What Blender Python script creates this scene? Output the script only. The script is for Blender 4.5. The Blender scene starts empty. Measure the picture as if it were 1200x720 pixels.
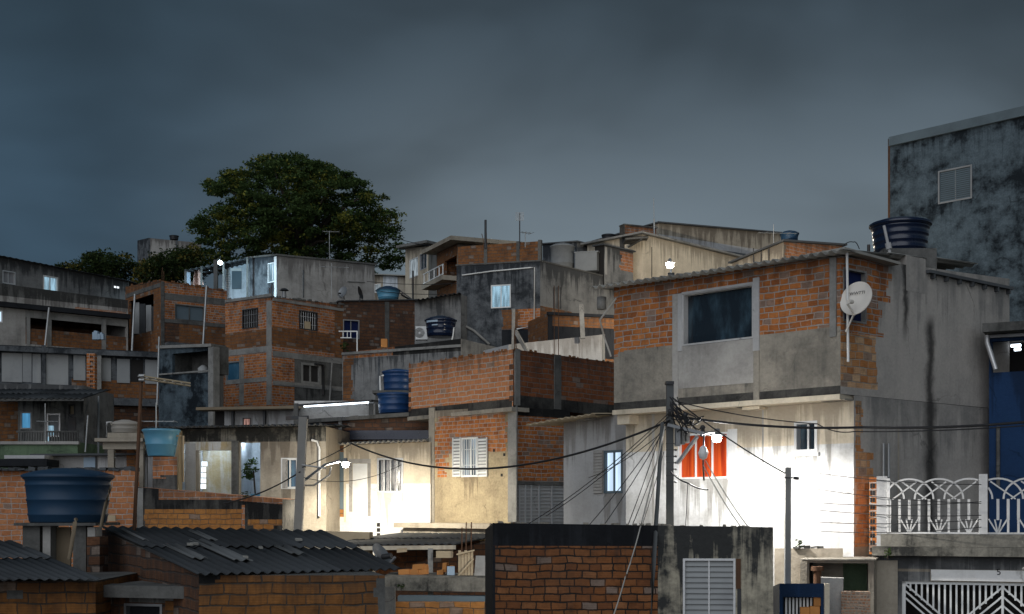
import bpy, math, random
from mathutils import Vector, Matrix
R = math.radians
random.seed(11)
S = bpy.context.scene
COL = S.collection
F, YH, ZC = 1500.0, 600.0, 8.0          # focal length in photo pixels, horizon row, eye height


def X(x, Y): return (x - 600.0) * Y / F
def Z(y, Y): return ZC + (YH - y) * Y / F
def P(x, y, Y): return Vector((X(x, Y), Y, Z(y, Y)))


def ground(Y):
    k = [(-60, 2.6), (20, 3.0), (30, 5.0), (40, 6.6), (50, 8.6), (60, 11), (80, 16.5), (110, 25.5), (140, 29), (420, 33)]
    if Y <= k[0][0]: return k[0][1]
    for (a, b), (c, d) in zip(k, k[1:]):
        if Y <= c: return b + (d - b) * (Y - a) / (c - a)
    return k[-1][1]


# ------------------------------------------------------------------ materials
class NT:
    def __init__(s, name):
        s.m = bpy.data.materials.new(name); s.m.use_nodes = True
        s.t = s.m.node_tree; s.t.nodes.clear()
        s.out = s.t.nodes.new('ShaderNodeOutputMaterial')

    def n(s, ty, props=None, **kw):
        nd = s.t.nodes.new('ShaderNode' + ty)
        for k, v in (props or {}).items(): setattr(nd, k, v)
        for k, v in kw.items():
            key = int(k[1:]) if k[0] == 'i' and k[1:].isdigit() else k.replace('_', ' ')
            if isinstance(v, bpy.types.NodeSocket): s.t.links.new(v, nd.inputs[key])
            else: nd.inputs[key].default_value = v
        return nd

    def link(s, a, b): s.t.links.new(a, b)

    def math(s, op, a, b=0.0, clamp=False):
        return s.n('Math', {'operation': op, 'use_clamp': clamp}, i0=a, i1=b).outputs[0]

    def mix(s, f, a, b, blend='MIX'):
        nd = s.t.nodes.new('ShaderNodeMix'); nd.data_type = 'RGBA'; nd.blend_type = blend
        for key, v in ((0, f), (6, a), (7, b)):
            if isinstance(v, bpy.types.NodeSocket): s.t.links.new(v, nd.inputs[key])
            else: nd.inputs[key].default_value = v
        return nd.outputs[2]

    def ramp(s, f, a, b):
        nd = s.n('MapRange', {'interpolation_type': 'SMOOTHSTEP'}, i0=f, i1=a, i2=b, i3=0.0, i4=1.0)
        return nd.outputs[0]

    def uv(s, sx=1, sy=1, off=True):
        u = s.n('UVMap').outputs[0]
        if off:
            oi = s.n('ObjectInfo').outputs['Random']
            k = s.math('FLOOR', s.math('MULTIPLY', oi, 40.0), 0.0)
            cx = s.n('CombineXYZ', i0=s.math('MULTIPLY', k, 7.2), i1=s.math('MULTIPLY', k, 0.0)).outputs[0]
            u = s.n('VectorMath', {'operation': 'ADD'}, i0=u, i1=cx).outputs[0]
        if (sx, sy) != (1, 1):
            u = s.n('VectorMath', {'operation': 'MULTIPLY'}, i0=u, i1=(sx, sy, 1)).outputs[0]
        return u

    def noise(s, v, scale, detail=4, rough=.6):
        return s.n('TexNoise', None, Vector=v, Scale=scale, Detail=detail, Roughness=rough).outputs[0]

    def drip(s, u, amt, length=1.0):
        """dirt that starts at the top edge of a wall or under a sill and runs down in uneven tongues"""
        ev = s.n('SeparateXYZ', None, i0=s.n('UVMap', {'uv_map': 'edge'}).outputs[0]).outputs[1]
        ln = s.math('MULTIPLY', s.ramp(s.noise(s.uv(2.6, .10), 1.4, 5, .65), .36, .74), 1.5 * length)
        ln = s.math('ADD', ln, s.math('MULTIPLY', s.noise(u, 7.0, 4, .7), .22))
        return s.math('MULTIPLY', s.ramp(s.math('SUBTRACT', ln, ev), -.18, .42), amt)

    def bsdf(s, col, rough=.9, metal=0.0, bump=None, bs=.4, bd=.01, spec=.3, **kw):
        p = s.n('BsdfPrincipled', None, Base_Color=col, Roughness=rough, Metallic=metal, **kw)
        p.inputs['Specular IOR Level'].default_value = spec
        if bump is not None:
            b = s.n('Bump', None, Strength=bs, Distance=bd, Height=bump)
            s.link(b.outputs[0], p.inputs['Normal'])
        s.link(p.outputs[0], s.out.inputs[0])
        return s.m


STREAKS = []


def c4(c): return (c[0], c[1], c[2], 1.0)


def plaster(name, base, dark, stain=.6, streak=.5, fine=.3, rough=.93, sc=1.0, bump=.35, run=.75):
    t = NT(name); u = t.uv()
    a = t.ramp(t.noise(u, .55 * sc, 7, .68), .42, .66)
    st = t.ramp(t.noise(t.uv(1.9 * sc, .16 * sc), 1.3, 6, .62), .48, .70)
    mott = t.ramp(t.noise(u, 2.6 * sc, 8, .72), .40, .68)
    f = t.math('ADD', t.math('MULTIPLY', a, stain), t.math('MULTIPLY', st, streak * .6))
    f = t.math('ADD', f, t.math('MULTIPLY', mott, .35 * stain))
    f = t.math('ADD', f, t.drip(u, run), True)
    fn = t.noise(u, 17.0, 5, .65)
    col = t.mix(f, c4(base), c4(dark))
    v = t.math('ADD', t.math('MULTIPLY', fn, 2 * fine), 1.0 - fine)
    col = t.mix(1.0, col, t.n('CombineColor', None, i0=v, i1=v, i2=v).outputs[0], 'MULTIPLY')
    vo = t.n('TexVoronoi', {'feature': 'DISTANCE_TO_EDGE'}, Vector=t.n('VectorMath', {'operation': 'ADD'}, i0=u, i1=t.n('VectorMath', {'operation': 'MULTIPLY'}, i0=t.n('TexNoise', None, Vector=u, Scale=2.5, Detail=4.0).outputs['Color'], i1=(.5, .5, 0)).outputs[0]).outputs[0], Scale=.55).outputs[0]
    ck = t.math('MULTIPLY', t.math('SUBTRACT', 1.0, t.ramp(vo, .0, .012)), t.ramp(t.noise(u, .9, 3, .5), .5, .62))
    col = t.mix(t.math('MULTIPLY', ck, .55), col, c4([q * .5 for q in dark]))
    hb = t.math('ADD', fn, t.math('MULTIPLY', mott, .6)); hb = t.math('ADD', hb, t.math('MULTIPLY', t.noise(u, 1.1, 3, .5), 3.0))
    return t.bsdf(col, rough, bump=hb, bs=bump, bd=.02, spec=.2)


def brick(name, cols, mortar, bw=.26, bh=.15, ms=.011, soot=.45, sootcol=(.035, .032, .03), smear=.25, odd=.08):
    t = NT(name); u = t.uv()
    wob = t.n('TexNoise', None, Vector=u, Scale=2.2, Detail=2.0).outputs['Color']
    wob = t.n('VectorMath', {'operation': 'SUBTRACT'}, i0=wob, i1=(.5, .5, .5)).outputs[0]
    wob = t.n('VectorMath', {'operation': 'MULTIPLY'}, i0=wob, i1=(.12, .075, 0)).outputs[0]
    ub = t.n('VectorMath', {'operation': 'ADD'}, i0=u, i1=wob).outputs[0]
    ed = t.n('TexNoise', None, Vector=u, Scale=26.0, Detail=3.0).outputs['Color']
    ed = t.n('VectorMath', {'operation': 'MULTIPLY'}, i0=ed, i1=(.016, .016, 0)).outputs[0]
    ub = t.n('VectorMath', {'operation': 'ADD'}, i0=ub, i1=ed).outputs[0]
    br = t.n('TexBrick', {'offset': .43, 'squash': .8, 'squash_frequency': 3}, Vector=ub, Color1=(0, 0, 0, 1), Color2=(1, 1, 1, 1), Mortar=(.5, .5, .5, 1), Scale=1.0)
    for k, v in (('Mortar Size', ms), ('Mortar Smooth', .25), ('Bias', 0.0), ('Brick Width', bw), ('Row Height', bh)): br.inputs[k].default_value = v
    br.inputs['Mortar Size'].default_value = ms * .75
    rnd = br.outputs[0]
    fy = t.math('FRACT', t.math('DIVIDE', t.n('SeparateXYZ', None, i0=ub).outputs[1], bh))
    bed = t.ramp(t.math('ABSOLUTE', t.math('SUBTRACT', fy, .5)), .5 - ms / bh * 1.15, .5 - ms / bh * .45)
    bed = t.math('MULTIPLY', bed, t.math('ADD', t.math('MULTIPLY', t.ramp(t.noise(t.uv(1.2, 3.0), 1.9, 4, .6), .3, .62), .75), .25))
    upr = t.math('MULTIPLY', br.outputs[1], t.math('ADD', t.math('MULTIPLY', t.ramp(t.noise(u, 3.1, 3, .6), .3, .6), .6), .4))
    mo = t.math('MAXIMUM', bed, upr)
    cr = t.n('ValToRGB', None, i0=rnd)
    el = cr.color_ramp.elements
    n = len(cols)
    el[0].position = 0.0; el[0].color = c4(cols[0]); el[1].position = 1.0; el[1].color = c4(cols[-1])
    for i in range(1, n - 1):
        e = el.new(i / (n - 1)); e.color = c4(cols[i])
    col = cr.outputs[0]
    if odd:   # a few grey or pale odd blocks
        o = t.math('GREATER_THAN', t.math('FRACT', t.math('MULTIPLY', rnd, 37.7)), 1.0 - odd)
        col = t.mix(t.math('MULTIPLY', o, .75), col, c4((.24, .2, .17)))
    grain = t.noise(u, 9.0, 5, .7)
    soil = t.ramp(t.noise(u, 4.2, 5, .7), .50, .68)
    col = t.mix(t.math('MULTIPLY', soil, .45), col, c4([q * .3 for q in cols[0]]))
    rib = t.n('TexWave', {'bands_direction': 'Y'}, Vector=u, Scale=9.5, Distortion=1.0).outputs[1]
    v = t.math('ADD', t.math('MULTIPLY', grain, .9), .55)
    v = t.math('MULTIPLY', v, t.math('ADD', t.math('MULTIPLY', rib, .14), .9))
    col = t.mix(1.0, col, t.n('CombineColor', None, i0=v, i1=v, i2=v).outputs[0], 'MULTIPLY')
    sm = t.ramp(t.noise(t.uv(1.0, 2.6), 2.7, 5, .7), .58, .72)
    mf = t.math('MAXIMUM', mo, t.math('MULTIPLY', sm, smear), True)
    mv = t.math('ADD', t.math('MULTIPLY', t.noise(u, 6.0, 4, .7), 1.1), .35)
    mcol = t.mix(1.0, c4(mortar), t.n('CombineColor', None, i0=mv, i1=mv, i2=mv).outputs[0], 'MULTIPLY')
    col = t.mix(mf, col, mcol)
    so = t.ramp(t.noise(u, .75, 7, .7), .46, .74)
    so2 = t.ramp(t.noise(t.uv(1.6, .2), 1.6, 5, .6), .52, .75)
    sf = t.math('MULTIPLY', t.math('MAXIMUM', so, t.math('MULTIPLY', so2, .7)), soot, True)
    sf = t.math('MAXIMUM', sf, t.drip(u, .5, .5), True)
    col = t.mix(sf, col, c4(sootcol))
    h = t.math('SUBTRACT', t.math('MULTIPLY', grain, .35), mo)
    return t.bsdf(col, .92, bump=h, bs=.75, bd=.02, spec=.2)


def plain(name, col, rough=.6, metal=0.0, var=.25, sc=6.0, dirt=(.05, .05, .05), da=.3, spec=.4, island=0.0, bump=.15):
    t = NT(name); u = t.uv()
    nz = t.noise(u, sc, 5, .65)
    f = t.math('MULTIPLY', t.ramp(t.noise(u, sc * .25, 6, .7), .45, .72), da)
    v = t.math('ADD', t.math('MULTIPLY', nz, 2 * var), 1 - var)
    if island:
        ri = t.n('NewGeometry').outputs['Random Per Island']
        v = t.math('MULTIPLY', v, t.math('ADD', t.math('MULTIPLY', ri, 2 * island), 1 - island))
    c = t.mix(f, c4(col), c4(dirt))
    c = t.mix(1.0, c, t.n('CombineColor', None, i0=v, i1=v, i2=v).outputs[0], 'MULTIPLY')
    rg = t.math('ADD', t.math('MULTIPLY', nz, .25), rough - .12)
    return t.bsdf(c, rg, metal, bump=nz, bs=bump, bd=.01, spec=spec)


def emis(name, col, st, folds=0.0, sc=9.0, low=.35, grad=False):
    """A lit pane: light behind a cloth whose folds let through more or less of it."""
    t = NT(name)
    e = t.n('Emission', None, Color=c4(col), Strength=st)
    if folds:
        w = t.noise(t.uv(sc, sc * .12), 1.0, 3, .5)
        w = t.math('ADD', t.math('MULTIPLY', t.ramp(w, .35, .65), st * (1 - low)), st * low)
        t.link(w, e.inputs[1])
    t.link(e.outputs[0], t.out.inputs[0])
    return t.m


def glass_dark(name, tint=(.012, .018, .025), refl=(.05, .09, .12)):
    t = NT(name); u = t.uv()
    k = t.ramp(t.noise(t.uv(1.4, .5), 2.2, 5, .6), .45, .8)
    c = t.mix(k, c4(tint), c4(refl))
    return t.bsdf(c, .12, spec=.6)


def leafmat(name, a, b, c):
    t = NT(name)
    ri = t.n('NewGeometry').outputs['Random Per Island']
    col = t.mix(t.ramp(ri, .0, .8), c4(a), c4(b))
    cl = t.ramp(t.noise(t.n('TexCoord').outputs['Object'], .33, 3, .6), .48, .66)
    col = t.mix(t.math('GREATER_THAN', t.math('ADD', t.math('MULTIPLY', ri, .55), t.math('MULTIPLY', cl, .5)), .57), col, c4(c))  # yellow clumps: lamplit highlights painted into the leaf colour
    d = t.n('BsdfDiffuse', None, Color=col).outputs[0]
    tr = t.n('BsdfTranslucent', None, Color=col).outputs[0]
    m = t.n('MixShader', None, i0=.3, i1=d, i2=tr)
    t.link(m.outputs[0], t.out.inputs[0])
    return t.m


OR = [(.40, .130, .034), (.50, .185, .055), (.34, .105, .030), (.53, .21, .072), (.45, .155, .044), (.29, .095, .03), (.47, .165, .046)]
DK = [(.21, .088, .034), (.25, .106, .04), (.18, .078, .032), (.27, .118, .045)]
SA = [(.46, .19, .085), (.50, .22, .10), (.42, .165, .07), (.48, .205, .09)]
M = {}
M['brick'] = brick('orange_block', OR, (.40, .37, .34), .235, .120, .015, .6, smear=.55, odd=.09)
M['brick_pale'] = brick('pale_orange_block', [(.46, .2, .07), (.55, .3, .15), (.42, .17, .055), (.6, .4, .24), (.48, .22, .08)], (.4, .36, .3), .25, .14, .011, .2, smear=.15, odd=.06)
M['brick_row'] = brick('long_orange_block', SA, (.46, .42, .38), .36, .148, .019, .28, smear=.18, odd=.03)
M['brick_side'] = brick('long_orange_block_shaded', [(.22, .075, .03), (.28, .10, .042), (.18, .065, .03)], (.2, .17, .15), .34, .148, .016, .7, smear=.15, odd=.02)  # darker copy of the long block: the side face's shade put into colour
M['brick_front'] = brick('foreground_ochre_block', [(.25, .105, .032), (.30, .13, .04), (.21, .09, .028), (.27, .115, .035)], (.075, .062, .05), .30, .142, .013, .75, smear=.25, odd=.07)
M['brick_pink'] = brick('pinkish_block', SA, (.46, .4, .36), .3, .15, .016, .25, smear=.2, odd=.04)
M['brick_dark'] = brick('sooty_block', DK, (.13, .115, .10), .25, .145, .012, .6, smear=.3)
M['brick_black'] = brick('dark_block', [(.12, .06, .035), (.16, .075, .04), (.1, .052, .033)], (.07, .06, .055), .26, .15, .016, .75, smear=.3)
M['brick_fore'] = brick('foreground_block', [(.22, .085, .032), (.26, .105, .04), (.18, .07, .03), (.24, .095, .036), (.30, .13, .055)], (.025, .023, .021), .235, .118, .014, .55, smear=.12, odd=.06)
M['brick_low'] = brick('ochre_block', [(.40, .175, .05), (.46, .205, .062), (.36, .155, .046), (.43, .185, .055)], (.13, .105, .08), .30, .142, .012, .6, smear=.25, odd=.05)
M['white_wall'] = plaster('white_plaster', (.72, .72, .71), (.30, .29, .27), .55, .6, .15, bump=.4)
M['cream'] = plaster('cream_plaster', (.66, .58, .45), (.36, .31, .24), .5, .5, .18, bump=.25)
M['white_new'] = plaster('white_paint', (.76, .75, .73), (.45, .43, .4), .4, .4, .14, bump=.2)
M['paleroom'] = plaster('room_paint', (.62, .66, .70), (.33, .36, .38), .6, .7, .2, sc=1.6)
M['ochre'] = plaster('ochre_render', (.46, .36, .2), (.62, .62, .6), .5, .9, .2, sc=2)
M['grey'] = plaster('grey_render', (.245, .245, .24), (.068, .07, .072), .65, .55, .25)
M['greylight'] = plaster('light_grey_render', (.40, .385, .36), (.16, .15, .14), .5, .5, .2)
M['greywhite'] = plaster('grey_white_render', (.46, .46, .46), (.27, .26, .25), .4, .3, .15)
M['beige'] = plaster('beige_render', (.40, .355, .285), (.17, .145, .115), .5, .45, .22)
M['rough'] = plaster('rough_cast', (.42, .345, .22), (.19, .15, .10), .55, .35, .45, sc=1.5, bump=1.0)
M['greydark'] = plaster('dark_grey_render', (.13, .14, .15), (.028, .032, .037), .9, .7, .4, sc=1.5)
M['tower'] = plaster('mouldy_render', (.095, .128, .152), (.010, .015, .020), 1.0, .4, .45, sc=1.3, bump=.5, run=.3)
def streaked(name, base, dark, runs, **kw):
    """render with water runs: each run is (distance along the wall, half width, top height, bottom height)"""
    m = plaster(name, base, dark, .5, .6, .22, sc=.7, run=.4)
    t = NT.__new__(NT); t.m, t.t = m, m.node_tree
    bs = next(n for n in t.t.nodes if n.type == 'BSDF_PRINCIPLED'); src = bs.inputs['Base Color'].links[0].from_socket
    u = t.uv(off=False); sx = t.n('SeparateXYZ', None, i0=u).outputs
    wob = t.math('SUBTRACT', t.noise(t.uv(1, .8, off=False), 2.2, 6, .7), .5); tot = None
    for c, hw, z1, z0 in runs:
        d = t.math('ABSOLUTE', t.math('SUBTRACT', t.math('ADD', sx[0], t.math('MULTIPLY', wob, .35)), c))
        f = t.math('SUBTRACT', 1.0, t.ramp(d, hw * .1, hw * 2.0))
        f = t.math('MULTIPLY', f, t.math('SUBTRACT', 1.0, t.ramp(sx[1], z1 - .25, z1 + .1)))
        f = t.math('MULTIPLY', f, t.ramp(sx[1], z0 - .2, z0 + .5))
        tot = f if tot is None else t.math('MAXIMUM', tot, f)
    col = t.mix(t.math('MULTIPLY', tot, .85), src, c4((.012, .012, .012)))
    t.link(col, bs.inputs['Base Color']); return m


M['f5wall'] = plaster('stained_front', (.52, .47, .36), (.045, .046, .045), .95, 1.0, .3, sc=1.15, bump=.5)
M['mold'] = plaster('black_mould', (.075, .072, .066), (.016, .016, .016), .7, .7, .4, sc=1.6)
M['moldlight'] = plaster('mouldy_concrete', (.24, .225, .19), (.03, .03, .028), .8, .8, .35, sc=1.8)
M['bigside'] = plaster('big_side_render', (.285, .255, .225), (.10, .095, .09), .5, .65, .22, sc=.7)
M['band'] = plaster('concrete_band', (.33, .30, .25), (.10, .095, .085), .55, .6, .3, sc=1.3, bump=.6)
M['concrete'] = plaster('concrete', (.27, .265, .25), (.10, .1, .095), .5, .4, .25, sc=2)
M['concrete_dark'] = plaster('dark_concrete', (.14, .138, .13), (.045, .045, .043), .6, .5, .3, sc=2)
M['green'] = plaster('green_paint', (.13, .19, .115), (.05, .07, .05), .5, .5, .2, sc=2)
M['bluewall'] = plaster('blue_paint', (.016, .045, .115), (.01, .025, .06), .4, .3, .12)
M['blackpaint'] = plaster('black_coating', (.022, .024, .028), (.010, .011, .013), .5, .4, .3)
M['pebble'] = brick('pebbledash', [(.45, .22, .12), (.5, .35, .25), (.38, .17, .09)], (.4, .33, .26), .06, .05, .012, .3, smear=.5)
M['roofdark'] = plain('dark_fibre_cement', (.075, .08, .085), .85, 0, .35, 2.5, (.02, .02, .022), .6, .2, .38)
M['roof'] = plain('fibre_cement', (.33, .32, .29), .9, 0, .3, 3, (.06, .06, .055), .55, .2, .2)
M['alu'] = plain('aluminium', (.62, .62, .62), .45, .6, .12, 5, (.2, .2, .2), .2)
M['whitemetal'] = plain('white_enamel', (.72, .73, .72), .45, 0, .1, 5, (.3, .27, .22), .35)
M['greymetal'] = plain('grey_metal', (.28, .29, .30), .5, .5, .2, 5, (.1, .08, .06), .4)
M['steel'] = plain('galvanised', (.42, .43, .43), .5, .7, .2, 5)
M['darkmetal'] = plain('dark_metal', (.05, .052, .055), .5, .5, .25, 5, (.09, .05, .03), .4)
M['rust'] = plain('rusty_metal', (.13, .065, .035), .8, .3, .4, 6, (.04, .03, .025), .5)
M['rubber'] = plain('black_cable', (.018, .018, .02), .6, 0, .2, 4)
M['wirepale'] = plain('pale_wire', (.42, .4, .36), .6, 0, .2, 4)
M['pole'] = plain('pole_concrete', (.25, .245, .23), .85, 0, .25, 3, (.06, .06, .06), .5, .2)
M['poledark'] = plain('pole_dark', (.105, .11, .11), .7, 0, .25, 3, (.03, .03, .03), .5, .3)
M['wood'] = plain('weathered_wood', (.24, .19, .13), .85, 0, .35, 3, (.06, .05, .04), .5, .2)
M['woodpale'] = plain('pale_wood', (.45, .36, .24), .85, 0, .25, 3, (.15, .11, .07), .4, .2)
M['board'] = plain('pale_board', (.34, .35, .35), .8, 0, .2, 2, (.11, .11, .12), .6, .2)
M['tank'] = plain('blue_plastic', (.011, .042, .088), .55, 0, .25, 2, (.03, .04, .048), .6, .4)
M['tankblue'] = plain('bright_blue_plastic', (.012, .050, .15), .4, 0, .2, 2, (.02, .04, .07), .5, .4)
M['tanklight'] = plain('light_blue_plastic', (.10, .29, .42), .4, 0, .15, 2, (.12, .2, .25), .4, .5)
M['tanknavy'] = plain('navy_plastic', (.005, .012, .036), .25, 0, .2, 2, (.012, .016, .024), .5, .55)
M['tankgrey'] = plain('fibre_cement_tank', (.36, .33, .29), .85, 0, .2, 2, (.1, .1, .09), .5, .2)
M['tankdgrey'] = plain('old_tank', (.19, .20, .205), .85, 0, .25, 2, (.05, .05, .05), .6, .2)
M['blackplastic'] = plain('black_plastic', (.02, .021, .024), .5)
M['whiteplastic'] = plain('white_plastic', (.74, .74, .72), .5, 0, .08, 4, (.35, .32, .27), .3)
M['dish'] = plain('dish_enamel', (.70, .66, .60), .5, 0, .06, 3, (.45, .38, .3), .4)
M['glass'] = glass_dark('dark_glass')
M['glassblue'] = glass_dark('blue_pane', (.03, .10, .17), (.09, .2, .28))
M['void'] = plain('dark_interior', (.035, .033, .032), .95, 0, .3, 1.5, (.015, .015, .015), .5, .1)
M['voidteal'] = plain('dim_teal_room', (.05, .085, .10), .8, 0, .3, 1.2, (.02, .03, .035), .6, .2)
M['roofmid'] = plain('newer_fibre_cement', (.17, .175, .175), .85, 0, .3, 2.5, (.05, .05, .05), .5, .2, .2)
M['voidblue'] = plain('dark_blue_cloth', (.012, .02, .075), .9, 0, .3, 4, (.008, .01, .03), .4, .1)
M['greyblue'] = plain('blue_grey_board', (.12, .16, .185), .7, 0, .2, 2, (.04, .05, .055), .5, .2)
M['curtain'] = plain('curtain_cloth', (.30, .30, .31), .9, 0, .2, 3, (.1, .1, .11), .4, .1)
t = NT('orange_cloth'); fd = t.noise(t.uv(9.0, .35), 1.0, 3, .5)
M['orange'] = t.bsdf(t.mix(t.ramp(fd, .32, .66), c4((.26, .022, .006)), c4((.56, .085, .016))), .9, bump=fd, bs=.8, bd=.04, spec=.1)
M['pinkcloth'] = plain('pink_cloth', (.55, .36, .30), .9, 0, .12, 4, (.4, .25, .2), .3, .1)
M['redcloth'] = plain('red_cloth', (.22, .02, .02), .9, 0, .2, 4)
M['bluecloth'] = plain('pale_blue_cloth', (.35, .45, .55), .9, 0, .2, 4)
M['orangeblock'] = plain('orange_clay', (.50, .22, .07), .9, 0, .25, 5, (.2, .1, .05), .4, .2, .25)
M['dirt'] = plaster('packed_earth', (.10, .085, .065), (.04, .035, .03), .6, .1, .4)
M['bark'] = plain('bark', (.06, .048, .036), .95, 0, .4, 4)
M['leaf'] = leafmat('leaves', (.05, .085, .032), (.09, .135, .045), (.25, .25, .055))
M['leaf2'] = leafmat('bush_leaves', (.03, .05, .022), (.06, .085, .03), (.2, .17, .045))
M['led'] = emis('led_lamp', (.72, .9, 1.0), 45)
M['lampwarm'] = emis('street_lamp_bulb', (1, .93, .78), 60)
M['lampwhite'] = emis('street_lamp_white', (1, .96, .88), 60)
M['tube'] = emis('fluorescent_tube', (.78, .88, 1.0), 6)
M['litblue'] = emis('lit_curtain_blue', (.42, .68, .86), .85, 1, 9, .4)
M['litwhite'] = emis('lit_curtain_white', (.62, .80, 1.0), 1.25, 1, 5, .75)
M['litpale'] = emis('lit_room_pale', (.66, .78, .86), .55, 1, 6, .25)
M['litblock'] = emis('lit_vent_block', (.85, .93, 1.0), 1.6)
M['tvblue'] = emis('screen_blue', (.12, .42, .75), .75, 1, 3, .5)
M['tvpink'] = emis('screen_pink', (.8, .45, .38), .7, 1, 14, .3)


# ------------------------------------------------------------------ mesh builder
LOC = {}


class MB:
    def __init__(s): s.v, s.f, s.uv, s.m, s.sm, s.e = [], [], [], [], [], {}

    def face(s, pts, uvs=None, m=0, smooth=False, edge=None):
        if edge: s.e[len(s.uv)] = edge
        i = len(s.v); s.v += [Vector(p) for p in pts]
        s.f.append(tuple(range(i, i + len(pts))))
        if uvs is None:
            p = s.v[i:]; a = (p[1] - p[0]); n = a.cross(p[2] - p[1])
            if n.length < 1e-12: n = Vector((0, 0, 1))
            n.normalize()
            if abs(n.z) > .8: ex, ey = Vector((1, 0, 0)), Vector((0, 1, 0))
            else:
                ey = Vector((0, 0, 1)); ex = ey.cross(n).normalized()
            uvs = [(q.dot(ex), q.dot(ey)) for q in p]
        s.uv += [tuple(q) for q in uvs]; s.m.append(m); s.sm.append(smooth)

    def grid(s, rows, m=0, smooth=True, close=False, uvf=None):
        """rows: list of equal-length point lists, shared vertices"""
        n = len(rows[0]); b = len(s.v)
        for r in rows: s.v += [Vector(p) for p in r]
        for j in range(len(rows) - 1):
            for i in range(n if close else n - 1):
                k = (i + 1) % n
                q = (b + j * n + i, b + j * n + k, b + (j + 1) * n + k, b + (j + 1) * n + i)
                s.f.append(q); s.m.append(m); s.sm.append(smooth)
                if uvf: s.uv += [uvf(j, i), uvf(j, i + 1), uvf(j + 1, i + 1), uvf(j + 1, i)]
                else:
                    for z in q: s.uv.append((s.v[z].x + s.v[z].y, s.v[z].z))

    def obox(s, o, a, b, c, m=0):
        o, a, b, c = Vector(o), Vector(a), Vector(b), Vector(c)
        p = [o, o + a, o + a + b, o + b, o + c, o + a + c, o + a + b + c, o + b + c]
        for q in ((0, 3, 2, 1), (4, 5, 6, 7), (0, 1, 5, 4), (1, 2, 6, 5), (2, 3, 7, 6), (3, 0, 4, 7)):
            s.face([p[k] for k in q], None, m)
        return s

    def bx(s, x0, x1, y0, y1, z0, z1, m=0): return s.obox((x0, y0, z0), (x1 - x0, 0, 0), (0, y1 - y0, 0), (0, 0, z1 - z0), m)

    def wbox(s, w, u0, u1, z0, z1, o0, o1, m=0):
        return s.obox(w.pt(u0, z0, o0), w.pt(u1, z0, o0) - w.pt(u0, z0, o0), w.pt(u0, z0, o1) - w.pt(u0, z0, o0), (0, 0, z1 - z0), m)

    def beam(s, a, b, w, h, m=0):
        """a rectangular bar from a to b"""
        a, b = Vector(a), Vector(b); d = (b - a)
        up = Vector((0, 0, 1)) if abs(d.normalized().z) < .95 else Vector((0, 1, 0))
        sx = d.cross(up).normalized() * w; sy = sx.cross(d).normalized() * h
        return s.obox(a - sx / 2 - sy / 2, sx, d, sy, m)

    def tube(s, pts, r, n=6, m=0, cap=True, r2=None):
        pts = [Vector(p) for p in pts]; rows = []
        for i, p in enumerate(pts):
            d = (pts[min(i + 1, len(pts) - 1)] - pts[max(i - 1, 0)]).normalized()
            up = Vector((0, 0, 1)) if abs(d.z) < .9 else Vector((0, 1, 0))
            e1 = d.cross(up).normalized(); e2 = e1.cross(d)
            rr = r if r2 is None else r + (r2 - r) * i / (len(pts) - 1)
            rows.append([p + (e1 * math.cos(k * 2 * math.pi / n) + e2 * math.sin(k * 2 * math.pi / n)) * rr for k in range(n)])
        s.grid(rows, m, True, True)
        if cap: s.face(rows[0][::-1], None, m); s.face(rows[-1], None, m)
        return s

    def lathe(s, c, prof, n=32, m=0, smooth=True):
        c = Vector(c)
        rows = [[c + Vector((r * math.cos(k * 2 * math.pi / n), r * math.sin(k * 2 * math.pi / n), z)) for k in range(n)] for r, z in prof]
        R0 = max(p[0] for p in prof)
        s.grid(rows, m, smooth, True, lambda j, i: (i / n * 6.28 * R0, prof[j][1]))
        return s

    def build(s, name, mats, parent=None, origin=None):
        if not isinstance(mats, (list, tuple)): mats = [mats]
        me = bpy.data.meshes.new(name)
        if parent is not None: o0 = LOC[parent.name]
        elif origin is not None: o0 = Vector(origin)
        else:
            xs = [p.x for p in s.v]; ys = [p.y for p in s.v]; zs = [p.z for p in s.v]
            o0 = Vector(((min(xs) + max(xs)) / 2, (min(ys) + max(ys)) / 2, min(zs)))
        me.from_pydata([tuple(p - o0) for p in s.v], [], s.f)
        l = me.uv_layers.new(name='UVMap')
        l.data.foreach_set('uv', [c for q in s.uv for c in q])
        ed = [9.0] * (2 * len(s.uv))
        for k, vals in s.e.items():
            for j, q in enumerate(vals): ed[2 * (k + j)] = q[0]; ed[2 * (k + j) + 1] = q[1]
        l2 = me.uv_layers.new(name='edge'); l2.data.foreach_set('uv', ed)
        for q in mats: me.materials.append(M[q] if isinstance(q, str) else q)
        me.polygons.foreach_set('material_index', s.m)
        me.polygons.foreach_set('use_smooth', s.sm)
        me.update()
        ob = bpy.data.objects.new(name, me); COL.objects.link(ob)
        if parent is not None: ob.parent = parent
        else: ob.location = o0
        LOC[ob.name] = o0
        return ob


def tag(o, label=None, cat=None, group=None, kind=None):
    if label: o['label'] = label
    if cat: o['category'] = cat
    if group: o['group'] = group
    if kind: o['kind'] = kind
    return o


def thing(name, label, cat, loc, group=None):
    o = bpy.data.objects.new(name, None); COL.objects.link(o); o.empty_display_size = .3
    o.location = loc; LOC[o.name] = Vector(loc)
    return tag(o, label, cat, group)


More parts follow.
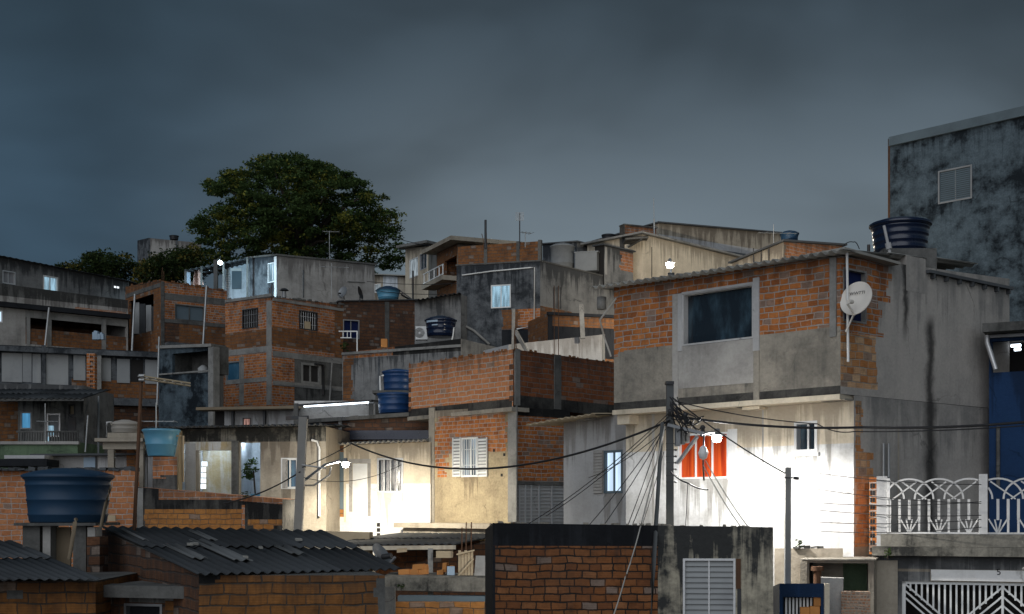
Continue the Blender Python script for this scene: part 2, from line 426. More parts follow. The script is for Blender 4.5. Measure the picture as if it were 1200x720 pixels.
# ------------------------------------------------------------------ wall planes and houses
class Wall:
    def __init__(s, A, B, ztA, ztB):
        s.A, s.B = A, B; s.d = (B - A); s.L = s.d.length; s.d = s.d / s.L
        n = Vector((s.d.y, -s.d.x)); s.n = n if n.dot(-A) > 0 else -n
        s.ztA, s.ztB = ztA, ztB
        s.holes, s.patches, s.base = [], [], 'grey'

    def u(s, x):
        k = (x - 600.0) / F
        return (k * s.A.y - s.A.x) / (s.d.x - k * s.d.y)

    def Y(s, u): return s.A.y + s.d.y * u
    def pt(s, u, z, off=0.0):
        p = s.A + s.d * u + s.n * off
        return Vector((p.x, p.y, z))

    def at(s, x, y, off=0.0):
        u = s.u(x); return s.pt(u, Z(y, s.Y(u)), off)

    def rect(s, x0, y0, x1, y1):
        a, b = s.u(x0), s.u(x1); Y = s.Y((a + b) / 2)
        return (min(a, b), max(a, b), Z(max(y0, y1), Y), Z(min(y0, y1), Y))

    def top(s, u): return s.ztA + (s.ztB - s.ztA) * u / s.L


def panel(mb, w, zb, mi):
    us, zs = {0.0, w.L}, {zb}
    lo = min(w.ztA, w.ztB) - .01
    for r in [h[0] for h in w.holes] + [p[0] for p in w.patches]:
        for q in r[:2]:
            if 0 < q < w.L: us.add(round(q, 4))
        for q in r[2:]:
            if zb < q < lo: zs.add(round(q, 4))
    us, zs = sorted(us), sorted(zs)
    for a, b in zip(us, us[1:]):
        if b - a < 1e-4: continue
        for j in range(len(zs)):
            z0 = zs[j]; last = j == len(zs) - 1
            za, zb2 = (w.top(a), w.top(b)) if last else (zs[j + 1], zs[j + 1])
            cu, cz = (a + b) / 2, (z0 + (za + zb2) / 2) / 2
            if any(h[0][0] < cu < h[0][1] and h[0][2] < cz < h[0][3] for h in w.holes): continue
            m = mi[w.base]
            for r, q in w.patches:
                if r[0] < cu < r[1] and r[2] < cz < r[3]: m = mi[q]
            above = [h[0][2] for h in w.holes if h[0][0] - .01 < cu < h[0][1] + .01 and h[0][2] > cz]
            ta, tb = (min(above) + .18,) * 2 if above else (w.top(a), w.top(b))
            mb.face([w.pt(a, z0), w.pt(b, z0), w.pt(b, zb2), w.pt(a, za)], [(a, z0), (b, z0), (b, zb2), (a, za)], m, False, [(a, ta - z0), (b, tb - z0), (b, tb - zb2), (a, ta - za)])
    for (u0, u1, z0, z1), dp in w.holes:
        for a, b in (((u0, z0), (u1, z0)), ((u1, z0), (u1, z1)), ((u1, z1), (u0, z1)), ((u0, z1), (u0, z0))):
            mb.face([w.pt(a[0], a[1]), w.pt(b[0], b[1]), w.pt(b[0], b[1], -dp), w.pt(a[0], a[1], -dp)], None, mi[w.base])


class House:
    def __init__(s, label, pts, tops, depth=5.0, zb=None, name='house', cat='house', group=None):
        p = [Vector((X(x, Y), Y)) for x, Y in pts]
        zt = [Z(y, q[1]) for y, q in zip(tops, pts)]
        s.zb = ground(min(q.y for q in p)) - 1.2 if zb is None else zb
        s.w = [Wall(a, b, c, d) for a, b, c, d in zip(p, p[1:], zt, zt[1:])]
        if len(p) == 2:
            n = -s.w[0].n * depth; s.poly = p + [p[1] + n, p[0] + n]; s.zt = zt + [zt[1], zt[0]]
        else:
            s.poly = p + [p[0] + p[2] - p[1]]; s.zt = zt + [zt[0] + zt[2] - zt[1]]
        c = sum(p, Vector((0, 0))) / len(p)
        s.root = thing(name, label, cat, (c.x, c.y, s.zb + 1.0), group)

    def patch(s, i, px, mat): s.w[i].patches.append((s.w[i].rect(*px), mat))

    def zpatch(s, i, r, mat): s.w[i].patches.append((r, mat))

    def jag(s, i, px, mat, row=.145, jl=.15, jr=.15):
        """patch whose left and right edges step in and out row by row, like broken render"""
        u0, u1, z0, z1 = s.w[i].rect(*px); z = z1
        while z > z0 + .02:
            a = u0 + random.uniform(-jl, jl) if jl else u0; b = u1 + random.uniform(-jr, jr) if jr else u1
            if b > a + .02: s.w[i].patches.append(((a, b, max(z - row, z0), z), mat))
            z -= row

    def strip(s, i, px, mat, name='beam', proud=.015, parent=None, back=-.02):
        mb = MB(); r = s.w[i].rect(*px); mb.wbox(s.w[i], r[0], r[1], r[2], r[3], back, proud)
        return mb.build(name, mat, parent or s.root)

    def level(s, i, x0, x1, y, h, mat, name='beam', proud=.02, back=-.02):
        """horizontal band at the height seen at row y at x0, h metres tall"""
        w = s.w[i]; a, b = w.u(x0), w.u(x1); z = Z(y, w.Y(a))
        mb = MB(); mb.wbox(w, a, b, z - h, z, back, proud)
        return mb.build(name, mat, s.root)

    def win(s, i, px, pane='glass', frame='alu', mull=1, rows=0, rec=.09, fw=.045, bars=0, barmat='whitemetal', sill=None, slats=0, slatmat='whitemetal', name='window', lintel=None):
        w = s.w[i]; r = w.rect(*px); u0, u1, z0, z1 = r
        w.holes.append((r, rec + .03))
        mb = MB(); a, b = -rec - .02, .012
        mb.wbox(w, u0 - .004, u0 + fw, z0 - .004, z1 + .004, a, b); mb.wbox(w, u1 - fw, u1 + .004, z0 - .004, z1 + .004, a, b)
        mb.wbox(w, u0 + fw, u1 - fw, z1 - fw, z1 + .004, a, b - .002); mb.wbox(w, u0 + fw, u1 - fw, z0 - .004, z0 + fw, a, b - .002)
        for k in range(1, mull + 1):
            c = u0 + (u1 - u0) * k / (mull + 1); mb.wbox(w, c - fw * .4, c + fw * .4, z0 + fw, z1 - fw, -rec, -rec + .035)
        for k in range(1, rows + 1):
            c = z0 + (z1 - z0) * k / (rows + 1); mb.wbox(w, u0 + fw, u1 - fw, c - fw * .35, c + fw * .35, -rec, -rec + .03)
        o = mb.build(name, frame, s.root)
        pm = MB(); pm.wbox(w, u0, u1, z0, z1, -rec - .028, -rec - .01); pm.build('pane', pane, o)
        if bars:
            bm = MB()
            for k in range(1, bars + 1):
                c = u0 + (u1 - u0) * k / (bars + 1); bm.tube([w.pt(c, z0, -.02), w.pt(c, z1, -.02)], .011, 5)
            for c in (z0 + (z1 - z0) * .3, z0 + (z1 - z0) * .7):
                bm.wbox(w, u0, u1, c - .008, c + .008, -.034, -.026)
            bm.build('bar_grille', barmat, o)
        if slats:
            sm = MB(); h = (z1 - z0 - 2 * fw) / slats
            for k in range(slats):
                zz = z0 + fw + h * k
                q = [w.pt(u0 + fw, zz, -.015), w.pt(u1 - fw, zz, -.015), w.pt(u1 - fw, zz + h * .95, -.05), w.pt(u0 + fw, zz + h * .95, -.05)]
                sm.face(q); sm.face([p + Vector((w.n.x, w.n.y, 0)) * -.008 for p in q][::-1])
            sm.build('shutter', slatmat, o)
        if sill:
            sm = MB(); sm.wbox(w, u0 - .06, u1 + .06, z0 - .08, z0 - .006, -.01, .06); sm.build('sill', sill, o)
        return o

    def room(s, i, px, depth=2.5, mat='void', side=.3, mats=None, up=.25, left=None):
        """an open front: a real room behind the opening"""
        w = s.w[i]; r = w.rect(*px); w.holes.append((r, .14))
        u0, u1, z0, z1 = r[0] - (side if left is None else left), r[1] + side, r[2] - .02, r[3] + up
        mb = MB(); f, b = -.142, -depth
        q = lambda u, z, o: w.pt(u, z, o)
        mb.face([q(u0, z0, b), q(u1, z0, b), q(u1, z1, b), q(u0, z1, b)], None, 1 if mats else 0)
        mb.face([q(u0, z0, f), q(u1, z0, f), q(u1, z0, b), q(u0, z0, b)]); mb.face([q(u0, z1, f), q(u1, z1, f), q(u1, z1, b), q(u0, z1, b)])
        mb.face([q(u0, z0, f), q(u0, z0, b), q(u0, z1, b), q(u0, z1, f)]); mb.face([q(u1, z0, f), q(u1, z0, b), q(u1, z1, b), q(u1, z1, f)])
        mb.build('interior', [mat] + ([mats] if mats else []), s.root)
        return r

    def pipe(s, i, pts, r=.03, mat='whiteplastic', off=.05, name='pipe'):
        mb = MB(); mb.tube([s.w[i].at(x, y, off) for x, y in pts], r, 6); return mb.build(name, mat, s.root)

    def roof_slab(s, mat='concrete_dark', over=.12, th=.12, lift=.0, name='roof'):
        c = sum(s.poly, Vector((0, 0))) / len(s.poly); mb = MB()
        top, bot = [], []
        n = len(s.poly)
        for k, p in enumerate(s.poly):
            e = ((p - s.poly[k - 1]).normalized() + (p - s.poly[(k + 1) % n]).normalized()) * over
            q = p + e
            bot.append(Vector((q.x, q.y, s.zt[k] + .004 + lift))); top.append(Vector((q.x, q.y, s.zt[k] + .004 + lift + th)))
        mb.face(bot[::-1]); mb.face(top)
        for k in range(n): mb.face([bot[k], bot[(k + 1) % n], top[(k + 1) % n], top[k]])
        return mb.build(name, mat, s.root)

    def done(s, bases, back=None, cap='concrete_dark'):
        """bases: one material key per visible wall; makes the wall mesh and closes the top"""
        keys = []
        for w, b in zip(s.w, bases):
            w.base = b
            for k in [b] + [q for _, q in w.patches]:
                if k not in keys: keys.append(k)
        if back is None: back = bases[-1]
        for k in (back, cap):
            if k not in keys: keys.append(k)
        mi = {k: j for j, k in enumerate(keys)}
        mb = MB()
        for w in s.w: panel(mb, w, s.zb, mi)
        n = len(s.poly)
        for k in range(len(s.w), n):
            a, b = s.poly[k], s.poly[(k + 1) % n]; za, zb = s.zt[k], s.zt[(k + 1) % n]
            mb.face([(a.x, a.y, s.zb), (b.x, b.y, s.zb), (b.x, b.y, zb), (a.x, a.y, za)], None, mi[back])
        mb.face([(p.x, p.y, z) for p, z in zip(s.poly, s.zt)], None, mi[cap])
        mb.build('wall', keys, s.root)
        return s


def corr(mb, p0, pu, pv, m=0, p11=None, pitch=.177, amp=.026, sheet_u=1.05, sheet_v=1.9, th=.008, jit=.012, spw=6):
    """fibre-cement sheets: p0 eave corner, pu along the eave, pv up the slope; every sheet is its own island"""
    p0, pu, pv = Vector(p0), Vector(pu), Vector(pv)
    Lu, Lv = pu.length, pv.length; eu, ev = pu / Lu, pv / Lv; nn = eu.cross(ev)
    if nn.z < 0: nn = -nn
    tw = (Vector(p11) - (p0 + pu + pv)) if p11 is not None else Vector((0, 0, 0))
    nu, nv = max(1, round(Lu / sheet_u)), max(1, round(Lv / sheet_v))
    for j in range(nv):
        for i in range(nu):
            a0, a1 = Lu * i / nu - .06, Lu * (i + 1) / nu + .06
            b0, b1 = Lv * j / nv - (.12 if j else .03), Lv * (j + 1) / nv
            if i == 0: a0 += .06
            if i == nu - 1: a1 -= .06
            l0, l1 = .018 * (1 if j else 0) + random.uniform(0, jit) + .006 * (i % 2), random.uniform(0, jit * .5)
            n = max(4, int((a1 - a0) / pitch * spw)); rows = []
            for b, l in ((b0, l0), (b1, l1)):
                rows.append([p0 + eu * (a0 + (a1 - a0) * k / n) + ev * b + tw * ((a0 + (a1 - a0) * k / n) / Lu * b / Lv) + nn * (l + amp * math.sin((a0 + (a1 - a0) * k / n) / pitch * 2 * math.pi)) for k in range(n + 1)])
            lowr = [[p - nn * th for p in r] for r in rows]
            ring = [rows[0], rows[1], lowr[1], lowr[0], rows[0]]
            uvf = lambda jj, ii: ((a0 + (a1 - a0) * ii / n), jj * 1.3 + j * 2.1)
            mb.grid(ring, m, True, False, uvf)
    return mb


# ------------------------------------------------------------------ small things
def tank(label, x, y0, y1, Y, wpx, mat, lid='same', shape=.84, group=None, ribs=3, n=40, squat=.16, Yc=None):
    """water tank: x centre, y0 lid top row, y1 base row, wpx rim width"""
    r = wpx / 2 * Y / F; zb = Z(y1, Y); h = Z(y0, Y) - zb; b = r * shape
    t = thing('water_tank', label, 'water tank', (X(x, Y), Y, zb), group)
    lh = h * squat; bh = h - lh
    prof = [(0.001, 0), (b * .97, 0), (b, .02)]
    for k in range(ribs):
        f = (k + .55) / (ribs + .2); rr = b + (r * .96 - b) * f
        prof += [(rr, bh * f - .02), (rr + .011, bh * f - .008), (rr + .011, bh * f + .008), (rr, bh * f + .02)]
    prof += [(r * .955, bh - .07), (r, bh - .05), (r, bh)]
    mb = MB(); mb.lathe(LOC[t.name], prof, n); mb.build('tank_body', mat, t)
    mb = MB(); mb.lathe(LOC[t.name] + Vector((0, 0, bh + .003)), [(r * 1.03, -.035), (r * 1.035, .0), (r * .98, .02), (r * .72, lh * .62), (r * .35, lh * .93), (r * .33, lh), (.001, lh)], n)
    mb.build('lid', mat if lid == 'same' else lid, t)
    return t


def cable(label, pts, sag=.15, r=.013, mat='rubber', group=None, n=14, name='cable', cat='cable'):
    P3 = [p if isinstance(p, Vector) else P(*p) for p in pts]; out = []
    for a, b in zip(P3, P3[1:]):
        for k in range(n + (b is P3[-1])):
            f = k / n; q = a.lerp(b, f); q.z -= sag * 4 * f * (1 - f); out.append(q)
    mb = MB(); mb.tube(out, r, 5)
    return tag(mb.build(name, mat), label, cat, group)


def antenna(label, x, ytop, ybot, Y, boom=1.1, ang=20, els=7, el=.5, tilt=0, r=.018, group=None, at=.92):
    a, b = P(x, ybot, Y), P(x, ytop, Y); t = thing('antenna', label, 'antenna', a, group)
    mb = MB(); mb.tube([a, b], r, 6); mb.build('mast', 'steel', t)
    d = Vector((math.cos(R(ang)) * math.cos(R(tilt)), math.sin(R(ang)) * math.cos(R(tilt)), math.sin(R(tilt))))
    c = a.lerp(b, at); s = Vector((-d.y, d.x, 0)).normalized(); e = MB()
    mb = MB(); mb.tube([c - d * boom * .4, c + d * boom * .6], r * .8, 5); mb.build('boom', 'steel', t)
    for k in range(els):
        q = c + d * boom * (k / (els - 1) - .4); l = el * (.6 + .4 * k / (els - 1)); e.tube([q - s * l, q + s * l], r * .45, 4)
    e.build('elements', 'steel', t)
    return t


def lamp(label, head, arm_pts, bulbmat, power, color, group=None, arm_r=.03, light_off=(0, 0, -.16), name='street_lamp', radius=.07, spot=None, stray=0, bs=1.0):
    """lamp head with its arm; a real point lamp hangs just under the bulb"""
    h = Vector(head); t = thing(name, label, 'street lamp', arm_pts[0], group)
    if len(arm_pts) > 1:
        mb = MB(); mb.tube(arm_pts, arm_r, 6); mb.build('arm', 'steel', t)
    mb = MB(); mb.lathe(h, [(.001, .14), (.05, .14), (.06, .07), (.16, .03), (.17, .02), (.05, .03), (.001, .03)], 16); mb.build('lamp_head', 'greymetal', t)
    mb = MB(); mb.lathe(h, [(r_ * bs, z_ * bs + .03 * (1 - bs)) for r_, z_ in ((.001, -.085), (.05, -.07), (.075, -.02), (.055, .025), (.001, .03))], 14); mb.build('bulb', bulbmat, t)
    l = bpy.data.lights.new('lamp_light', 'SPOT' if spot else 'POINT'); l.energy = power; l.color = color; l.shadow_soft_size = radius
    lo = bpy.data.objects.new('lamp_light', l); COL.objects.link(lo)
    if spot: l.spot_size = R(spot[1]); l.spot_blend = spot[2]; lo.rotation_euler = Vector(spot[0]).to_track_quat('-Z', 'Y').to_euler()
    lo.parent = t; lo.location = h + Vector(light_off) * max(1.0, bs * .85) - LOC[t.name]
    if stray: bulb_light(h + Vector((0, 0, -.13 * max(1, bs))), stray, color, t, radius)
    return t


def bulb_light(loc, power, color, parent, size=.08, name='lamp_light'):
    l = bpy.data.lights.new(name, 'POINT'); l.energy = power; l.color = color; l.shadow_soft_size = size
    lo = bpy.data.objects.new(name, l); COL.objects.link(lo); lo.parent = parent; lo.location = Vector(loc) - LOC[parent.name]


def wall_box(label, x0, Y0, x1, Y1, ytop0, ytop1, ybot, mat, th=.15, name='garden_wall', cat='wall', zb=None):
    """free-standing wall between two plan points with a slanted top"""
    a, b = Vector((X(x0, Y0), Y0)), Vector((X(x1, Y1), Y1)); w = Wall(a, b, Z(ytop0, Y0), Z(ytop1, Y1))
    z0 = Z(ybot, (Y0 + Y1) / 2) if zb is None else zb
    mb = MB(); f = [w.pt(0, z0), w.pt(w.L, z0), w.pt(w.L, w.ztB), w.pt(0, w.ztA)]; n = Vector((w.n.x, w.n.y, 0)) * -th; g = [p + n for p in f]
    mb.face(f, [(0, z0), (w.L, z0), (w.L, w.ztB), (0, w.ztA)])
    mb.face(g[::-1])
    for k in range(4): mb.face([f[k], f[(k + 1) % 4], g[(k + 1) % 4], g[k]])
    return mb, w
# ------------------------------------------------------------------ camera, sky, ambient light
cd = bpy.data.cameras.new('camera'); cam = bpy.data.objects.new('camera', cd); COL.objects.link(cam)
cam.location = (0, 0, ZC); cam.rotation_euler = (R(90), 0, 0)
cd.sensor_width = 36; cd.lens = 36 * F / 1200; cd.shift_y = (YH - 360) / 1200; cd.clip_end = 2000; cd.clip_start = .1
S.camera = cam
S.view_settings.view_transform = 'Standard'; S.view_settings.look = 'None'; S.view_settings.gamma = 1; S.view_settings.exposure = 0
S.view_settings.use_curve_mapping = False

wd = bpy.data.worlds.new('World'); S.world = wd; wd.use_nodes = True
wt = wd.node_tree; wt.nodes.clear()


class WN(NT):
    def __init__(s, t): s.t = t; s.out = t.nodes.new('ShaderNodeOutputWorld')


w = WN(wt)
dirn = w.n('TexCoord').outputs['Generated']
sp = w.n('SeparateXYZ', None, i0=dirn)
dx, dy, dz = sp.outputs
el = w.math('MAXIMUM', dz, 0.0)
cv = w.n('VectorMath', {'operation': 'MULTIPLY'}, i0=dirn, i1=(1.5, 1.5, 3.1)).outputs[0]
n1 = w.n('TexNoise', None, Vector=cv, Scale=2.9, Detail=3.0, Roughness=.45, Distortion=.3).outputs[0]
n2 = w.noise(w.n('VectorMath', {'operation': 'ADD'}, i0=cv, i1=(3.1, 1.7, 0.4)).outputs[0], 4.5, 3, .45)
cloud = w.math('ADD', w.math('MULTIPLY', w.ramp(n1, .32, .70), .72), w.math('MULTIPLY', n2, .28))
# town glow on the cloud base: strongest low down, fading upward; a little bluer towards the left
low = w.math('SUBTRACT', 1.0, w.ramp(el, .05, .38))
side = w.ramp(dx, -.33, -.02)
hor = w.mix(side, (.038, .076, .122, 1), (.184, .228, .264, 1))
hi = w.mix(side, (.029, .052, .076, 1), (.039, .057, .075, 1))
base = w.mix(low, hi, hor)
br = w.math('ADD', w.math('MULTIPLY', cloud, .75), .68)
skyc = w.mix(1.0, base, w.n('CombineColor', None, i0=br, i1=br, i2=br).outputs[0], 'MULTIPLY')
bg = w.n('Background', None, Color=skyc, Strength=1.0)
ns = w.n('TexSky', {'sky_type': 'NISHITA', 'sun_disc': False, 'sun_elevation': R(2), 'sun_rotation': R(200), 'air_density': 1.0})
bg2 = w.n('Background', None, Color=ns.outputs[0], Strength=.006)
ad = w.n('AddShader', None, i0=bg.outputs[0], i1=bg2.outputs[0])
w.link(ad.outputs[0], w.out.inputs[0])

sl = bpy.data.lights.new('town_glow_fill', 'SUN'); sl.energy = 1.3; sl.angle = R(70); sl.color = (.90, .94, 1.0)  # broad sun lamp added as fill, standing in for unseen town lights
so = bpy.data.objects.new('town_glow_fill', sl); COL.objects.link(so); so.location = (-10, -10, 40)
so.rotation_euler = Vector((.38, 1.0, -.62)).to_track_quat('-Z', 'Y').to_euler()

# ------------------------------------------------------------------ terrain: one sheet climbing away from the eye
mb = MB(); ys = [-60, -20, 0, 10, 20, 25, 30, 35, 40, 45, 50, 55, 60, 70, 80, 95, 110, 125, 140, 200, 300, 420]
xs = [-260, -120, -70, -45, -30, -20, -10, 0, 10, 20, 30, 45, 70, 120, 260]
mb.grid([[(x, y, ground(y) + (math.sin(x * .31 + y * .17) * .12 if y > 20 else 0)) for x in xs] for y in ys], 0, True, False, lambda j, i: (xs[i], ys[j]))
tag(mb.build('hillside', 'dirt'), kind='structure')

# ------------------------------------------------------------------ trees
def pip(x, y, poly):
    c = False
    for (a, b), (d, e) in zip(poly, poly[1:] + poly[:1]):
        if (b > y) != (e > y) and x < (d - a) * (y - b) / (e - b) + a: c = not c
    return c


def leaves(mb, c, rad, flat, n, size):
    for _ in range(n):
        while True:
            p = Vector((random.uniform(-1, 1), random.uniform(-1, 1), random.uniform(-1, 1)))
            if p.length < 1: break
        p = p * (.55 + .45 * random.random())
        q = c + Vector((p.x * rad, p.y * rad, p.z * rad * flat))
        a = Vector((random.gauss(0, 1), random.gauss(0, 1), random.gauss(0, .55))).normalized()
        b = a.cross(Vector((random.gauss(0, .6), random.gauss(0, .6), 1))).normalized()
        l = size * random.uniform(.6, 1.35); wv = l * random.uniform(.38, .6)
        i = len(mb.v)
        mb.v += [q - a * l * .5, q + b * wv * .5, q + a * l * .5, q - b * wv * .5]
        mb.f.append((i, i + 1, i + 2, i + 3)); mb.uv += [(0, 0), (1, 0), (1, 1), (0, 1)]; mb.m.append(0); mb.sm.append(False)


def tree(label, poly, Y, trunk_x, trunk_y, clumps, per, rad, size, depth, flat=.5, mat='leaf', group=None, name='tree', cat='tree', holes=(), trunk_r=.5):
    base = Vector((X(trunk_x, Y), Y, ground(Y) - .3)); t = thing(name, label, cat, base, group)
    xs = [p[0] for p in poly]; ys = [p[1] for p in poly]; cx, cy = sum(xs) / len(xs), sum(ys) / len(ys)
    cen, tries = [], 0
    mind = rad * F / Y * .62
    while len(cen) < clumps and tries < 60000:
        tries += 1
        x, y = random.uniform(min(xs), max(xs)), random.uniform(min(ys), max(ys))
        if not pip(x, y, poly) or any(math.hypot(x - a, (y - b) * 1.3) < r for a, b, r in holes): continue
        e = math.hypot((x - cx) / (max(xs) - min(xs)) * 2, (y - cy) / (max(ys) - min(ys)) * 2)
        d = random.uniform(-1, 1) * depth * math.sqrt(max(.08, 1 - min(1, e) ** 2))
        if tries < 9000 and any(abs(x - q[3]) < mind and abs(y - q[4]) < mind * .7 and abs(d - q[5]) < 1.6 for q in cen): continue
        p = P(x, y, Y + d); cen.append((p, rad * random.uniform(.7, 1.25), e, x, y, d))
    mb = MB()
    for p, r, e, *_ in cen: leaves(mb, p, r, flat, int(per * random.uniform(.7, 1.3)), size)
    mb.build('crown', mat, t)
    top = Vector((base.x, Y, Z(trunk_y, Y))); tm = MB()
    tm.tube([base, base.lerp(top, .5) + Vector((.15, 0, 0)), top], trunk_r, 9, r2=trunk_r * .6)
    for p, r, e, *_ in random.sample(cen, min(26, len(cen))):
        st = base.lerp(top, random.uniform(.7, 1.0)); mid = st.lerp(p, .5) + Vector((0, 0, .25 * (p - st).length * .4))
        tm.tube([st, mid, p], trunk_r * .38, 6, r2=trunk_r * .06)
    tm.build('trunk', 'bark', t)
    return t


BIG = [(241, 217), (250, 209), (262, 207), (275, 198), (288, 192), (300, 186), (318, 184), (335, 183), (352, 183), (378, 189), (388, 200), (405, 202), (413, 208), (420, 214), (436, 221), (452, 230), (456, 243), (466, 252), (463, 262), (462, 274), (473, 284), (473, 297), (466, 309), (452, 316), (420, 322), (300, 322), (240, 318), (228, 308), (233, 290), (225, 279), (224, 268), (238, 254), (256, 246), (272, 232), (262, 226), (247, 225)]
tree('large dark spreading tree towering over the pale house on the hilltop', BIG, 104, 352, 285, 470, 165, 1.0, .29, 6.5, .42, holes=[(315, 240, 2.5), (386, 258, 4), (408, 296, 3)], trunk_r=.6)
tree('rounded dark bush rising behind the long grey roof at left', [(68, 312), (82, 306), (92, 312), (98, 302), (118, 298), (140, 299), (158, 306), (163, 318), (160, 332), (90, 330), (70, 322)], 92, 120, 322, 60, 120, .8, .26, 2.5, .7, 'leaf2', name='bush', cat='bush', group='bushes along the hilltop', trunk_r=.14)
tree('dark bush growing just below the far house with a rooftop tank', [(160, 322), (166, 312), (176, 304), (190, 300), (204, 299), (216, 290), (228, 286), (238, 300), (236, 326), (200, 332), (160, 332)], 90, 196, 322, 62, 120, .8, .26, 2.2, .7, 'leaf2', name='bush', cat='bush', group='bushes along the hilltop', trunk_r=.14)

# ------------------------------------------------------------------ hilltop row
h = House('small weathered far house on the hilltop between the bushes and the big tree', [(161, 128), (174, 126), (236, 128)], [282, 279, 285], zb=26)
h.strip(1, (174, 279, 176, 305), 'greydark', 'column'); h.strip(1, (206, 282, 208, 305), 'greydark', 'column')
h.done(['greydark', 'greylight'])
tank('small black tank on the roof of the far hilltop house', 204, 276, 281.5, 127.5, 11, 'blackplastic')

h = House('beige windowless block house on the hilltop with a lean-to porch', [(292, 71), (325, 69.5), (439, 72.5)], [303, 300, 311])
h.win(0, (314, 308, 324, 331), 'litblue', 'whitemetal', 1, rec=.05)
h.strip(0, (321.5, 301, 324.5, 349), 'whitemetal', 'corner_trim', .03)
h.pipe(1, [(355, 317), (355, 349)], .03, 'darkmetal'); h.pipe(1, [(407, 330), (427, 331)], .03, 'concrete', .03)
h.roof_slab('concrete_dark', .08, .09)
h.done(['greydark', 'greylight'], cap='greydark')

# lean-to porch with the LED lamp
t = thing('porch', 'lit lean-to porch with a pink cloth beside the beige hilltop house', 'porch', P(255, 345, 72))
mb = MB(); a, b = P(216, 317, 69.8), P(292, 301.5, 70.6)
corr(mb, a, b - a, Vector((0, 3.6, .35)), pitch=.3, amp=.035, spw=5); mb.build('roof', 'roofdark', t)
wl = Wall(Vector((X(216, 73), 73)), Vector((X(296, 73), 73)), 0, 0)
mb = MB(); zf, zt_ = Z(352, 73), Z(309, 73)
mb.wbox(wl, wl.u(262), wl.u(296), zf, zt_, -.1, 0); mb.build('wall', 'paleroom', t)
mb = MB(); mb.wbox(wl, wl.u(272), wl.u(283), Z(339, 73), Z(318, 73), .002, .06); o = mb.build('door', 'greyblue', t)
mb = MB()
for k in range(8): mb.wbox(wl, wl.u(265), wl.u(269.5), Z(338 - k * 2.8, 73), Z(336.5 - k * 2.8, 73), .002, .05)
mb.build('louvre', 'whiteplastic', t)
mb = MB(); mb.wbox(wl, wl.u(271), wl.u(283.5), Z(318, 73), Z(315, 73), .002, .1); mb.build('lintel', 'whiteplastic', t)
for x in (217.5, 236, 262, 290):
    mb = MB(); mb.beam(P(x, 352, 70.2), P(x, 316 - (x - 217) * .19, 70.2), .1, .1); mb.build('post', 'concrete_dark', t)
mb = MB(); mb.bx(X(217, 71), X(223, 71), 71, 71.05, Z(334, 71), Z(318, 71)); tag(mb.build('cloth', 'bluecloth', None), 'small white cloth hanging at the end of the hilltop porch', 'cloth')
mb = MB(); rows = []
for k in range(7):
    f = k / 6; y = 316 + 18 * f; x0, x1 = 228 - 2 * f, 233 + 6 * f
    rows.append([P(x0 + (x1 - x0) * i / 10, y, 70.9 + .06 * math.sin(i * 1.9)) for i in range(11)])
mb.grid(rows); rows2 = [[p + Vector((0, .03, 0)) for p in r] for r in rows]; mb.grid(rows2)
tag(mb.build('cloth', 'pinkcloth'), 'pink cloth tied back in the hilltop porch', 'cloth')
lamp('bluish white lamp on a dark post in front of the hilltop porch', P(258, 307, 67.8), [P(253.5, 306, 66.6), P(256, 303.5, 67.2), P(258, 303.5, 67.8)], 'led', 620, (.55, .82, 1.0), radius=.1, bs=1.7, spot=((.12, .5, -.6), 165, .4))
mb = MB(); mb.beam(P(253, 400, 66.5), P(253, 305, 66.5), .2, .2); tag(mb.build('post', 'poledark'), 'dark square post carrying the bluish lamp', 'post')
antenna('long-armed antenna high on the pale roof in front of the big tree', 386, 271, 305, 71.5, .9, 8, 5, .45, at=.98)
antenna('thin antenna standing before the beige hilltop wall', 388.5, 309, 350, 66, 1.5, 10, 6, .5, at=.9)

h = House('cream two-tone house with flat eaves right of the big tree', [(475, 83), (501, 80), (522, 82)], [291, 289, 292])
h.win(0, (480, 303, 490, 325), 'litpale', 'whitemetal', 0, rec=.06); h.win(0, (492, 297, 500, 316), 'glass', 'alu', 1, rec=.06)
h.strip(1, (501, 290, 502.4, 350), 'cream', 'corner_trim', .03)
h.pipe(0, [(489, 318), (489, 352)], .06, 'darkmetal', .3)
h.roof_slab('concrete', .65, .16)
h.done(['cream', 'greylight'])
h = House('small pale shack with a sloping roof between tree and cream house', [(437, 86), (476, 85)], [322, 325], depth=3)
h.win(0, (439, 333, 446, 343), 'litpale', 'whitemetal', 0); h.patch(0, (449, 318, 466, 352), 'paleroom'); h.roof_slab('roof', .3, .06)
h.done(['beige'])
h = House('brown house with a white balcony railing under a deep roof overhang', [(512, 71), (536, 68), (600, 70)], [297, 286, 290])
h.room(0, (521, 303, 535, 326), 1.5, 'brick_dark', .2, 'brick'); h.roof_slab('beige', .7, .22)
mb = MB(); W0 = h.w[0]
for yy in (317, 328): mb.beam(W0.at(510, yy + 6, .7), W0.at(534, yy - 6, .7), .05, .05)
for x in (511, 517, 523, 529, 533.5): mb.beam(W0.at(x, 317 + (522 - x) * .5, .7), W0.at(x, 330 + (522 - x) * .5, .7), .05, .05)
mb.build('railing', 'whitemetal', h.root)
mb = MB(); mb.obox(W0.at(510, 341, .0), W0.at(535, 329, 0) - W0.at(510, 341, 0), Vector((W0.n.x, W0.n.y, 0)) * .8, (0, 0, .25)); mb.build('balcony_slab', 'beige', h.root)
h.done(['brick_dark', 'beige'])

